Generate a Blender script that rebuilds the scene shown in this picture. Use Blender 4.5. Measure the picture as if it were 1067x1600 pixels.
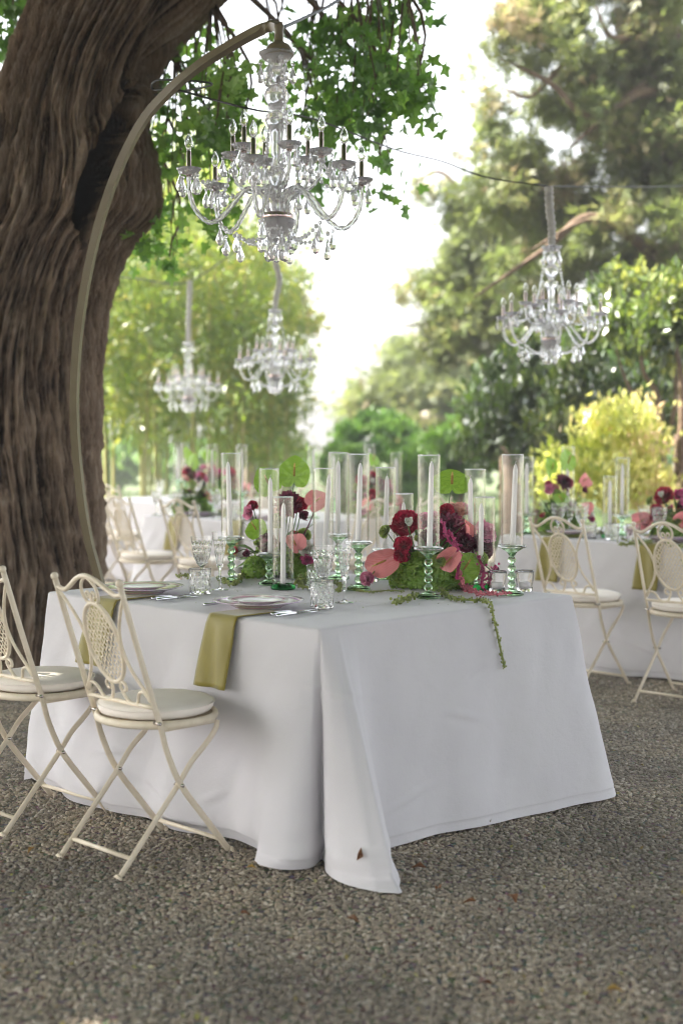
import bpy, math, random
import numpy as np
from mathutils import Vector, Matrix, Euler

random.seed(5)
rng = np.random.default_rng(5)
for o in list(bpy.data.objects):
    bpy.data.objects.remove(o)
scene = bpy.context.scene
COL = scene.collection
R = math.radians

# ------------------------------------------------------------------ camera, sky, sun, exposure
CAM_H, FPX, PITCH = 1.403, 2222.0, math.atan(120 / 2222)
cam_d = bpy.data.cameras.new('camera')
cam = bpy.data.objects.new('camera', cam_d)
COL.objects.link(cam)
cam.location = (0, 0, CAM_H)
cam.rotation_euler = (math.pi / 2 - PITCH, 0, 0)
cam_d.sensor_fit = 'VERTICAL'
cam_d.sensor_height = 36.0
cam_d.lens = 36.0 * FPX / 1600
cam_d.clip_start, cam_d.clip_end = 0.1, 600
cam_d.dof.use_dof = True
cam_d.dof.focus_distance = 5.5
cam_d.dof.aperture_fstop = 1.75
cam_d.dof.aperture_blades = 0
scene.camera = cam

SUN_EL, SUN_AZ = 50.0, -98.0         # sun stands to the left, about level with the camera
world = bpy.data.worlds.new('World')
scene.world = world
world.use_nodes = True
wn = world.node_tree
wn.nodes.clear()
sky = wn.nodes.new('ShaderNodeTexSky')
sky.sky_type = 'NISHITA'
sky.sun_disc = False
sky.sun_elevation = R(SUN_EL)
sky.sun_rotation = R(SUN_AZ)
sky.air_density, sky.dust_density, sky.ozone_density = 1.0, 4.0, 1.0
bg = wn.nodes.new('ShaderNodeBackground')
bg.inputs['Strength'].default_value = 0.15
wo = wn.nodes.new('ShaderNodeOutputWorld')
hz_ = wn.nodes.new('ShaderNodeHueSaturation')      # hazy white summer sky
hz_.inputs['Saturation'].default_value = 0.28
wn.links.new(sky.outputs[0], hz_.inputs['Color'])
wn.links.new(hz_.outputs[0], bg.inputs[0])
wn.links.new(bg.outputs[0], wo.inputs[0])
sun_d = bpy.data.lights.new('sun', 'SUN')
sun_d.energy = 5.0
sun_d.angle = R(0.55)
sun_d.color = (1.0, 0.93, 0.82)
sun = bpy.data.objects.new('sun', sun_d)
COL.objects.link(sun)
sd = Vector((math.sin(R(SUN_AZ)) * math.cos(R(SUN_EL)), math.cos(R(SUN_AZ)) * math.cos(R(SUN_EL)), math.sin(R(SUN_EL))))
sun.rotation_euler = (-sd).to_track_quat('-Z', 'Y').to_euler()
HAZE = 0.0045
scene.view_settings.view_transform = 'Standard'
scene.view_settings.look = 'None'
scene.view_settings.exposure = 2.42
scene.view_settings.gamma = 1.0
scene.view_settings.use_curve_mapping = False
scene.cycles.use_denoising = True
scene.cycles.pixel_filter_type = 'BLACKMAN_HARRIS'
scene.cycles.filter_width = 1.1
scene.cycles.max_bounces = 14
scene.cycles.transmission_bounces = 14
scene.cycles.transparent_max_bounces = 24
scene.cycles.sample_clamp_indirect = 6.0

# ------------------------------------------------------------------ picture -> place helpers
def _ray(px, py):
    x, v = (px - 533.5) / FPX, (800 - py) / FPX
    return np.array((x, math.cos(PITCH) + v * math.sin(PITCH), -math.sin(PITCH) + v * math.cos(PITCH)))
def P(px, py, z):                     # point at height z
    r = _ray(px, py)
    t = (z - CAM_H) / r[2]
    return np.array((0, 0, CAM_H)) + r * t
def D(px, py, y):                     # point at distance y
    r = _ray(px, py)
    return np.array((0, 0, CAM_H)) + r * (y / r[1])

# ------------------------------------------------------------------ materials
MATS = {}
def new_mat(name):
    m = bpy.data.materials.new(name)
    m.use_nodes = True
    m.node_tree.nodes.clear()
    MATS[name] = m
    return m, m.node_tree.nodes, m.node_tree.links
def out(n, l, sh, disp=None):
    o = n.new('ShaderNodeOutputMaterial')
    l.new(sh, o.inputs['Surface'])
    return o
def tex_noise(n, l, scale, detail=4, rough=0.55, coord='Object', stretch=None):
    tc = n.new('ShaderNodeTexCoord')
    t = n.new('ShaderNodeTexNoise')
    t.inputs['Scale'].default_value = scale
    t.inputs['Detail'].default_value = detail
    t.inputs['Roughness'].default_value = rough
    src = tc.outputs[coord]
    if stretch:
        mp = n.new('ShaderNodeMapping')
        mp.inputs['Scale'].default_value = stretch
        l.new(src, mp.inputs[0])
        src = mp.outputs[0]
    l.new(src, t.inputs['Vector'])
    return t.outputs['Fac']
def ramp(n, l, fac, stops):
    r = n.new('ShaderNodeValToRGB')
    els = r.color_ramp.elements
    while len(els) > 1:
        els.remove(els[-1])
    els[0].position, els[0].color = stops[0][0], (*stops[0][1], 1)
    for p, c in stops[1:]:
        e = els.new(p)
        e.color = (*c, 1)
    l.new(fac, r.inputs[0])
    return r.outputs[0]
def bump(n, l, h, strength, dist=0.01):
    b = n.new('ShaderNodeBump')
    b.inputs['Strength'].default_value = strength
    b.inputs['Distance'].default_value = dist
    l.new(h, b.inputs['Height'])
    return b.outputs[0]
def pbr(name, c1, c2=None, scale=20, rough=0.5, metal=0, bumps=None, spec=0.5, sss=0, coat=0, sheen=0, stretch=None):
    m, n, l = new_mat(name)
    p = n.new('ShaderNodeBsdfPrincipled')
    p.inputs['Roughness'].default_value = rough
    p.inputs['Metallic'].default_value = metal
    p.inputs['Specular IOR Level'].default_value = spec
    p.inputs['Coat Weight'].default_value = coat
    p.inputs['Sheen Weight'].default_value = sheen
    if c2 is None:
        p.inputs['Base Color'].default_value = (*c1, 1)
    else:
        l.new(ramp(n, l, tex_noise(n, l, scale, stretch=stretch), [(0.3, c1), (0.7, c2)]), p.inputs['Base Color'])
    if bumps:
        l.new(bump(n, l, tex_noise(n, l, bumps[0]), bumps[1], bumps[2]), p.inputs['Normal'])
    if sss:
        p.inputs['Subsurface Weight'].default_value = sss
        p.inputs['Subsurface Radius'].default_value = (0.01, 0.008, 0.006)
        p.inputs['Subsurface Scale'].default_value = 0.5
    out(n, l, p.outputs[0])
    return m
def glass(name, col=(1, 1, 1), ior=1.45, rough=0.0, bumps=None):
    m, n, l = new_mat(name)
    g = n.new('ShaderNodeBsdfGlass')
    g.inputs['Color'].default_value = (*col, 1)
    g.inputs['IOR'].default_value = ior
    g.inputs['Roughness'].default_value = rough
    if bumps:
        l.new(bump(n, l, tex_noise(n, l, bumps[0]), bumps[1], bumps[2]), g.inputs['Normal'])
    out(n, l, g.outputs[0])
    return m
def leafy(name, stops, transl=0.45, rough=0.45, gloss=0.08, noise=None):
    """leaf shader; each leaf carries a random 'tint' so that clumps differ"""
    m, n, l = new_mat(name)
    a = n.new('ShaderNodeAttribute')
    a.attribute_name = 'tint'
    f = a.outputs['Fac']
    if noise:
        f = tex_noise(n, l, noise)
    c = ramp(n, l, f, stops)
    d = n.new('ShaderNodeBsdfDiffuse')
    t = n.new('ShaderNodeBsdfTranslucent')
    g = n.new('ShaderNodeBsdfGlossy')
    g.inputs['Roughness'].default_value = rough
    mx, m2 = n.new('ShaderNodeMixShader'), n.new('ShaderNodeMixShader')
    hs = n.new('ShaderNodeHueSaturation')
    hs.inputs['Hue'].default_value = 0.485
    hs.inputs['Saturation'].default_value = 1.1
    hs.inputs['Value'].default_value = 1.5
    l.new(c, d.inputs[0])
    l.new(c, hs.inputs['Color'])
    l.new(hs.outputs[0], t.inputs[0])
    mx.inputs[0].default_value = transl
    l.new(d.outputs[0], mx.inputs[1])
    l.new(t.outputs[0], mx.inputs[2])
    m2.inputs[0].default_value = gloss
    l.new(mx.outputs[0], m2.inputs[1])
    l.new(g.outputs[0], m2.inputs[2])
    out(n, l, m2.outputs[0])
    return m

# linen
def linen(name, c1, c2):
    m, n, l = new_mat(name)
    p = n.new('ShaderNodeBsdfPrincipled')
    p.inputs['Roughness'].default_value = 0.85
    p.inputs['Specular IOR Level'].default_value = 0.2
    p.inputs['Sheen Weight'].default_value = 0.15
    f = tex_noise(n, l, 3, 6)
    l.new(ramp(n, l, f, [(0.3, c1), (0.7, c2)]), p.inputs['Base Color'])
    a = tex_noise(n, l, 1, 2, stretch=(700, 700, 60))
    b = tex_noise(n, l, 1, 2, stretch=(60, 60, 700))
    cr = tex_noise(n, l, 7, 5, 0.6)
    ad = n.new('ShaderNodeMath'); ad.operation = 'ADD'
    l.new(a, ad.inputs[0]); l.new(b, ad.inputs[1])
    b1 = bump(n, l, ad.outputs[0], 0.35, 0.0012)
    bn = n.new('ShaderNodeBump'); bn.inputs['Strength'].default_value = 0.35; bn.inputs['Distance'].default_value = 0.012
    l.new(cr, bn.inputs['Height']); l.new(b1, bn.inputs['Normal'])
    l.new(bn.outputs[0], p.inputs['Normal'])
    out(n, l, p.outputs[0])
    return m
LINEN = linen('white_linen', (0.60, 0.575, 0.60), (0.65, 0.625, 0.645))
SATIN = pbr('olive_satin', (0.21, 0.165, 0.010), (0.26, 0.21, 0.016), 14, 0.55, sheen=0.3, bumps=(9, 0.3, 0.01), stretch=(1, 1, 0.3))
CREAM = pbr('cream_enamel', (0.70, 0.60, 0.46), (0.77, 0.68, 0.54), 30, 0.42, bumps=(60, 0.15, 0.003))
CUSHION = pbr('cushion_cloth', (0.84, 0.765, 0.69), (0.88, 0.81, 0.74), 12, 0.85, bumps=(40, 0.25, 0.004))
RUSH = pbr('woven_seat_base', (0.30, 0.23, 0.14), (0.45, 0.36, 0.24), 120, 0.7, bumps=(200, 0.6, 0.004))
POLEM = pbr('olive_beige_metal', (0.135, 0.108, 0.06), (0.17, 0.14, 0.085), 8, 0.38)
WIREM = pbr('black_cable', (0.02, 0.02, 0.022), None, rough=0.5)
COPPER = pbr('copper_metal', (0.66, 0.52, 0.50), None, rough=0.22, metal=1)
CHROME = pbr('chrome', (0.62, 0.58, 0.55), None, rough=0.15, metal=1)
SILVER = pbr('cutlery_steel', (0.75, 0.75, 0.78), None, rough=0.16, metal=1)
PORC = pbr('white_porcelain', (0.80, 0.79, 0.78), None, rough=0.12)
WAX = pbr('white_wax', (0.90, 0.85, 0.84), None, rough=0.45)
WICK = pbr('wick', (0.6, 0.58, 0.55), None, rough=0.9)
WRAP = pbr('grey_fabric_wrap', (0.42, 0.40, 0.38), (0.52, 0.50, 0.47), 25, 0.9, bumps=(14, 0.7, 0.02))
GLASS = glass('clear_glass')
def crystal():
    m, n, l = new_mat('crystal')
    g = n.new('ShaderNodeBsdfGlass'); g.inputs['IOR'].default_value = 1.5; g.inputs['Roughness'].default_value = .02
    t = n.new('ShaderNodeBsdfTranslucent'); t.inputs[0].default_value = (.86, .85, .88, 1)
    d = n.new('ShaderNodeBsdfDiffuse'); d.inputs[0].default_value = (.8, .79, .82, 1)
    a, b = n.new('ShaderNodeMixShader'), n.new('ShaderNodeMixShader')
    a.inputs[0].default_value = .5; l.new(t.outputs[0], a.inputs[1]); l.new(d.outputs[0], a.inputs[2])
    b.inputs[0].default_value = .27; l.new(g.outputs[0], b.inputs[1]); l.new(a.outputs[0], b.inputs[2])
    out(n, l, b.outputs[0])
    return m
CRYST = crystal()
def thin_glass():
    m, n, l = new_mat('thin_glass')
    t = n.new('ShaderNodeBsdfTransparent'); t.inputs[0].default_value = (.985, .99, .985, 1)
    y = n.new('ShaderNodeBsdfGlossy'); y.inputs['Roughness'].default_value = 0
    f = n.new('ShaderNodeLayerWeight'); f.inputs['Blend'].default_value = .5
    p = n.new('ShaderNodeMath'); p.operation = 'POWER'; p.inputs[1].default_value = 2.6; l.new(f.outputs['Facing'], p.inputs[0])
    q = n.new('ShaderNodeMath'); q.operation = 'MULTIPLY_ADD'; q.inputs[1].default_value = .85; q.inputs[2].default_value = .035; l.new(p.outputs[0], q.inputs[0])
    a = n.new('ShaderNodeMixShader')
    l.new(q.outputs[0], a.inputs[0]); l.new(t.outputs[0], a.inputs[1]); l.new(y.outputs[0], a.inputs[2])
    out(n, l, a.outputs[0])
    return m
THIN = thin_glass()
CUT = glass('cut_crystal', ior=1.5)
GREENG = glass('green_glass', (0.80, 0.93, 0.78), 1.48)
DARKG = glass('deep_green_glass', (0.20, 0.45, 0.26), 1.48)
BARKM = None
SPRUCE = pbr('branch_bark', (0.10, 0.065, 0.042), (0.19, 0.13, 0.09), 14, 0.9, bumps=(30, 0.8, 0.03))
STEM = pbr('stem_green', (0.07, 0.15, 0.03), (0.11, 0.2, 0.05), 30, 0.5)
CULM = pbr('bamboo_culm', (0.22, 0.22, 0.07), (0.34, 0.31, 0.13), 5, 0.5)

# ------------------------------------------------------------------ object helpers
def thing(name, label, cat, loc=(0, 0, 0), rz=0, group=None):
    o = bpy.data.objects.new(name, None)
    o.empty_display_size = 0.05
    COL.objects.link(o)
    o.location = Vector([float(v) for v in loc])
    o.rotation_euler = (0, 0, rz)
    tag(o, label, cat, group)
    return o
def tag(o, label, cat, group=None):
    o['label'] = label
    o['category'] = cat
    if group:
        o['group'] = group
    return o
def link(name, me, parent=None, loc=None, rot=None, scale=None):
    o = bpy.data.objects.new(name, me)
    COL.objects.link(o)
    if parent is not None:
        o.parent = parent
    if loc is not None:
        o.location = Vector([float(v) for v in loc])
    if rot is not None:
        o.rotation_euler = rot
    if scale is not None:
        o.scale = scale if hasattr(scale, '__len__') else (scale,) * 3
    return o
KIDS = {}
def copy_tree(src, loc, rz, label=None, group=None, scale=None):
    if not KIDS:
        pass
    kids = {}
    for o in COL.objects:
        if o.parent is not None:
            kids.setdefault(o.parent.name, []).append(o)
    def rec(o, parent):
        c = o.copy()
        COL.objects.link(c)
        c.parent = parent
        for k in kids.get(o.name, ()):
            rec(k, c)
        return c
    r = rec(src, None)
    r.location = Vector([float(v) for v in loc])
    r.rotation_euler = (0, 0, rz)
    if scale:
        r.scale = (scale,) * 3
    if label:
        r['label'] = label
    if group:
        r['group'] = group
    return r

def np_mesh(name, V, F, mat, smooth=False, tint=None):
    V = np.ascontiguousarray(V, dtype=np.float32)
    F = np.ascontiguousarray(F, dtype=np.int32)
    me = bpy.data.meshes.new(name)
    m, k = F.shape
    me.vertices.add(len(V))
    me.vertices.foreach_set('co', V.ravel())
    me.loops.add(m * k)
    me.loops.foreach_set('vertex_index', F.ravel())
    me.polygons.add(m)
    me.polygons.foreach_set('loop_start', np.arange(0, m * k, k, dtype=np.int32))
    me.update(calc_edges=True)
    me.polygons.foreach_set('use_smooth', np.full(m, smooth, dtype=bool))
    if tint is not None:
        a = me.attributes.new('tint', 'FLOAT', 'FACE')
        a.data.foreach_set('value', np.ascontiguousarray(tint, dtype=np.float32))
    if mat is not None:
        me.materials.append(mat)
    return me

class MB:
    def __init__(self):
        self.V, self.F, self.n = [], [], 0
    def add(self, V, F):
        V = np.asarray(V, dtype=float)
        self.V.append(V)
        n = self.n
        self.F.extend([[i + n for i in f] for f in F])
        self.n += len(V)
        return self
    def tube(self, pts, r, seg=8, ref=None, flat=1.0, caps=True, closed=False, twist=0, lobes=0, lobe_amp=0.25):
        pts = np.asarray(pts, dtype=float)
        m = len(pts)
        r = np.full(m, r) if np.isscalar(r) else np.asarray(r, dtype=float)
        T = np.roll(pts, -1, 0) - np.roll(pts, 1, 0) if closed else np.gradient(pts, axis=0)
        T /= np.linalg.norm(T, axis=1)[:, None] + 1e-12
        N = np.zeros_like(T)
        if ref is None:
            a = np.array((0, 0, 1.0)) if abs(T[0][2]) < 0.9 else np.array((1.0, 0, 0))
            nn = a - T[0] * a.dot(T[0])
            for i in range(m):
                nn = nn - T[i] * nn.dot(T[i])
                nn /= np.linalg.norm(nn)
                N[i] = nn
        else:
            a = np.asarray(ref, dtype=float)
            N = a - T * (T @ a)[:, None]
            N /= np.linalg.norm(N, axis=1)[:, None] + 1e-12
        B = np.cross(T, N)
        ang = np.arange(seg) / seg * 2 * math.pi
        V = []
        for i in range(m):
            k = 1 + (lobe_amp * np.cos(lobes * (ang + twist * i)) if lobes else 0)
            V.append(pts[i] + (np.cos(ang) * k * r[i] * flat)[:, None] * N[i] + (np.sin(ang) * k * r[i])[:, None] * B[i])
        V = np.concatenate(V)
        F = []
        for i in range(m if closed else m - 1):
            j = (i + 1) % m
            for k in range(seg):
                k2 = (k + 1) % seg
                F.append((i * seg + k, i * seg + k2, j * seg + k2, j * seg + k))
        if caps and not closed:
            F.append(tuple(range(seg - 1, -1, -1)))
            F.append(tuple(range((m - 1) * seg, m * seg)))
        return self.add(V, F)
    def lathe(self, prof, seg=24, off=(0, 0, 0), mod=None):
        prof = np.asarray(prof, dtype=float)
        m = len(prof)
        ang = np.arange(seg) / seg * 2 * math.pi
        V = []
        for i, (r, z) in enumerate(prof):
            rr = np.full(seg, max(r, 1e-5))
            if mod:
                rr = rr * mod(ang, i / (m - 1), z)
            V.append(np.stack((np.cos(ang) * rr, np.sin(ang) * rr, np.full(seg, z)), 1))
        V = np.concatenate(V) + np.asarray(off, dtype=float)
        F = []
        for i in range(m - 1):
            for k in range(seg):
                k2 = (k + 1) % seg
                F.append((i * seg + k, i * seg + k2, (i + 1) * seg + k2, (i + 1) * seg + k))
        return self.add(V, F)
    def box(self, lo, hi, M=None):
        x0, y0, z0 = lo; x1, y1, z1 = hi
        V = np.array([(x0,y0,z0),(x1,y0,z0),(x1,y1,z0),(x0,y1,z0),(x0,y0,z1),(x1,y0,z1),(x1,y1,z1),(x0,y1,z1)], dtype=float)
        if M is not None:
            V = np.array([M @ Vector(v) for v in V])
        return self.add(V, [(0,3,2,1),(4,5,6,7),(0,1,5,4),(1,2,6,5),(2,3,7,6),(3,0,4,7)])
    def sphere(self, c, r, seg=8, rings=5, sz=1.0):
        prof = [(math.sin(math.pi * i / rings) * r, -math.cos(math.pi * i / rings) * r * sz) for i in range(rings + 1)]
        return self.lathe(prof, seg, c)
    def grid(self, pts):
        pts = np.asarray(pts, dtype=float)
        a, b = pts.shape[:2]
        F = [(i * b + j, i * b + j + 1, (i + 1) * b + j + 1, (i + 1) * b + j) for i in range(a - 1) for j in range(b - 1)]
        return self.add(pts.reshape(-1, 3), F)
    def xf(self, M):
        V = np.concatenate(self.V)
        M = np.array(M)
        self.V = [V @ M[:3, :3].T + M[:3, 3]]
        return self
    def mesh(self, name, mat, smooth=True):
        me = bpy.data.meshes.new(name)
        V = np.concatenate(self.V)
        me.from_pydata(V.tolist(), [], self.F)
        me.polygons.foreach_set('use_smooth', np.full(len(self.F), smooth, dtype=bool))
        if mat is not None:
            me.materials.append(mat)
        me.update()
        return me
    def build(self, name, mat, parent=None, smooth=True, **kw):
        return link(name, self.mesh(name, mat, smooth), parent, **kw)

def smooth(pts, n=6, closed=False):
    pts = np.asarray(pts, dtype=float)
    m = len(pts)
    o = []
    for i in range(m if closed else m - 1):
        p1, p2 = pts[i % m], pts[(i + 1) % m]
        p0 = pts[(i - 1) % m] if closed or i > 0 else 2 * p1 - p2
        p3 = pts[(i + 2) % m] if closed or i + 2 < m else 2 * p2 - p1
        for k in range(n):
            t = k / n
            o.append(0.5 * (2*p1 + (p2-p0)*t + (2*p0-5*p1+4*p2-p3)*t*t + (3*p1-p0-3*p2+p3)*t**3))
    if not closed:
        o.append(pts[-1])
    return np.array(o)

def rand_rot(n, tilt=None, r=rng):
    """n random rotation matrices; with tilt, the leaf's own z stays within tilt radians of vertical"""
    yaw = r.uniform(0, 2 * math.pi, n)
    if tilt is None:
        pit = np.arccos(r.uniform(-1, 1, n)); rol = r.uniform(0, 2 * math.pi, n)
    else:
        pit = r.normal(0, tilt, n); rol = r.normal(0, tilt, n)
    cy, sy, cp, sp, cr, sr = np.cos(yaw), np.sin(yaw), np.cos(pit), np.sin(pit), np.cos(rol), np.sin(rol)
    z = np.zeros(n); o = np.ones(n)
    Rz = np.stack([np.stack([cy,-sy,z],1), np.stack([sy,cy,z],1), np.stack([z,z,o],1)],1)
    Rx = np.stack([np.stack([o,z,z],1), np.stack([z,cp,-sp],1), np.stack([z,sp,cp],1)],1)
    Ry = np.stack([np.stack([cr,z,sr],1), np.stack([z,o,z],1), np.stack([-sr,z,cr],1)],1)
    return Rz @ Rx @ Ry

LEAF = (np.array([(0,0,0),(-.28,.42,.10),(0,.5,0),(.28,.42,.10),(0,1,-.08)], dtype=float), np.array([(0,2,1),(0,3,2),(1,2,4),(2,3,4)]))
NARROW = (np.array([(0,0,0),(-.09,.4,.03),(.09,.4,.03),(0,1,-.25)], dtype=float), np.array([(0,2,1),(1,2,3)]))
def _spray():
    V, F = [], []
    for k, (a, L) in enumerate([(-.7,.6),(-.25,.95),(.1,1.0),(.5,.75)]):
        d = np.array((math.sin(a), math.cos(a), -.12 * k % .3 - .15)) * L
        s = np.array((math.cos(a), -math.sin(a), 0)) * 0.05
        V += [np.zeros(3), d * .5 - s, d, d * .5 + s]
        F += [(4*k, 4*k+1, 4*k+2), (4*k, 4*k+2, 4*k+3)]
    return np.array(V), np.array(F)
SPRAY = _spray()
def _lobed():
    pts = []
    for k in range(20):
        a = -math.pi + (k + .5) / 20 * 2 * math.pi
        lob = 0.5 + 0.5 * math.cos(a * 5)
        rr = (0.24 + 0.27 * lob ** 0.8) * (1 + 0.18 * math.cos(a))
        pts.append((math.sin(a) * rr, 0.45 + math.cos(a) * rr, 0.07 * math.sin(a * 2.5 + 1) - .06 * math.cos(a)))
    V = np.array([(0, .42, .05)] + pts)
    F = np.array([(0, 1 + (k + 1) % 20, 1 + k) for k in range(20)])
    return V, F
LOBED = _lobed()
def leaf_cloud(name, C, size, tmpl, mat, tilt=None, tint=None, svar=0.35, r=rng):
    n = len(C)
    tv, tf = tmpl
    M = rand_rot(n, tilt, r)
    s = size * (1 + r.uniform(-svar, svar, n))
    V = np.einsum('nij,kj->nki', M, tv) * s[:, None, None] + C[:, None, :]
    F = (tf[None] + (np.arange(n) * len(tv))[:, None, None]).reshape(-1, tf.shape[1])
    if tint is None:
        tint = r.uniform(0, 1, n)
    return np_mesh(name, V.reshape(-1, 3), F, mat, False, np.repeat(np.clip(tint, 0, 1), len(tf)))
def clumps(blobs, n, clump=0.35, spread=0.35, shell=0.6, r=rng):
    """points in clumps spread through ellipsoids (cx,cy,cz,rx,ry,rz); returns points and a tint that varies from clump to clump"""
    blobs = np.asarray(blobs, dtype=float)
    vol = blobs[:, 3] * blobs[:, 4] * blobs[:, 5]
    vol = vol ** 0.9
    pts, tin = [], []
    for b, w in zip(blobs, vol / vol.sum()):
        k = max(1, int(n * w))
        nc = max(3, int(3.2 * b[3] * b[5] / (clump * clump)))
        d = r.normal(size=(nc, 3)); d /= np.linalg.norm(d, axis=1)[:, None]
        rad = r.uniform(shell ** 3, 1, nc) ** (1 / 3)
        cc = b[:3] + d * rad[:, None] * b[3:6]
        ct = r.uniform(0.1, 0.9, nc)
        i = r.integers(0, nc, k)
        pts.append(cc[i] + r.normal(0, clump * spread, (k, 3)) * np.array((1, 1, .8)))
        tin.append(ct[i] + r.normal(0, .13, k))
    return np.concatenate(pts), np.concatenate(tin)
def blob(px, py, y, rpx, rpy=None, ry=None):
    c = D(px, py, y)
    s = FPX / y
    rx = rpx / s
    rz = (rpy or rpx) / s
    return (*c, rx, ry or rx, rz)

# ================================================================== SETTING
# ------------------------------------------------------------------ ground
def ground_material():
    m, n, l = new_mat('gravel_ground')
    p = n.new('ShaderNodeBsdfPrincipled')
    p.inputs['Roughness'].default_value = 0.95
    tc = n.new('ShaderNodeTexCoord')
    v = n.new('ShaderNodeTexVoronoi'); v.inputs['Scale'].default_value = 55
    l.new(tc.outputs['Object'], v.inputs['Vector'])
    c1 = ramp(n, l, tex_noise(n, l, 90, 3), [(.3, (.14, .12, .095)), (.5, (.22, .19, .155)), (.7, (.31, .28, .23))])
    mix = n.new('ShaderNodeMix'); mix.data_type = 'RGBA'; mix.blend_type = 'MULTIPLY'; mix.inputs[0].default_value = .5
    l.new(c1, mix.inputs['A']); l.new(v.outputs['Color'], mix.inputs['B'])
    l.new(mix.outputs['Result'], p.inputs['Base Color'])
    l.new(bump(n, l, v.outputs['Distance'], 0.9, 0.02), p.inputs['Normal'])
    out(n, l, p.outputs[0])
    return m
g = MB().add([(-60,-30,0),(60,-30,0),(60,110,0),(-60,110,0)], [(0,1,2,3)]).build('gravel_ground', ground_material())
g['kind'] = 'structure'
GRASSM = leafy('lawn_grass', [(0, (.035, .075, .015)), (.5, (.07, .13, .025)), (1, (.12, .18, .04))], 0.3)
lm = pbr('lawn_soil', (.05, .075, .025), (.085, .11, .04), 3, .95)
g = MB().add([(-40,17.5,.004),(40,17.5,.004),(40,100,.004),(-40,100,.004)], [(0,1,2,3)]).build('lawn', lm)
g['kind'] = 'structure'
n_ = 26000
C = np.stack((rng.uniform(-9, 9, n_), 17.6 + rng.uniform(0, 1, n_) ** 1.5 * 16, np.full(n_, .0)), 1)
tv = np.array([(-.09,0,0),(.09,0,0),(.05,.25,1.0)], dtype=float)
go = link('lawn_grass', leaf_cloud('lawn_grass', C, .14, (tv, np.array([(0,1,2)])), GRASSM, tilt=.35))
go['kind'] = 'stuff'

def stone_material():
    m, n, l = new_mat('pebbles')
    p = n.new('ShaderNodeBsdfPrincipled')
    p.inputs['Roughness'].default_value = 0.8
    oi = n.new('ShaderNodeObjectInfo')
    c = ramp(n, l, oi.outputs['Random'], [(0, (.165,.145,.12)), (.25, (.25,.22,.182)), (.5, (.305,.272,.232)), (.75, (.365,.31,.25)), (.9, (.42,.385,.335)), (1, (.55,.51,.46))])
    nz = tex_noise(n, l, 60, 3)
    c2 = ramp(n, l, nz, [(.3, (.75,.73,.7)), (.7, (1.1,1.08,1.05))])
    pt = n.new('ShaderNodeTexNoise'); pt.inputs['Scale'].default_value = 1.6; pt.inputs['Detail'].default_value = 5
    l.new(oi.outputs['Location'], pt.inputs['Vector'])
    c3 = ramp(n, l, pt.outputs['Fac'], [(.35, (.72,.71,.70)), (.5, (1,.98,.95)), (.66, (1.22,1.17,1.08))])
    mp_ = n.new('ShaderNodeMix'); mp_.data_type = 'RGBA'; mp_.blend_type = 'MULTIPLY'; mp_.inputs[0].default_value = 1
    l.new(c2, mp_.inputs['A']); l.new(c3, mp_.inputs['B']); c2 = mp_.outputs['Result']
    mix = n.new('ShaderNodeMix'); mix.data_type = 'RGBA'; mix.blend_type = 'MULTIPLY'; mix.inputs[0].default_value = 1
    l.new(c, mix.inputs['A']); l.new(c2, mix.inputs['B'])
    l.new(mix.outputs['Result'], p.inputs['Base Color'])
    out(n, l, p.outputs[0])
    return m
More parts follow.
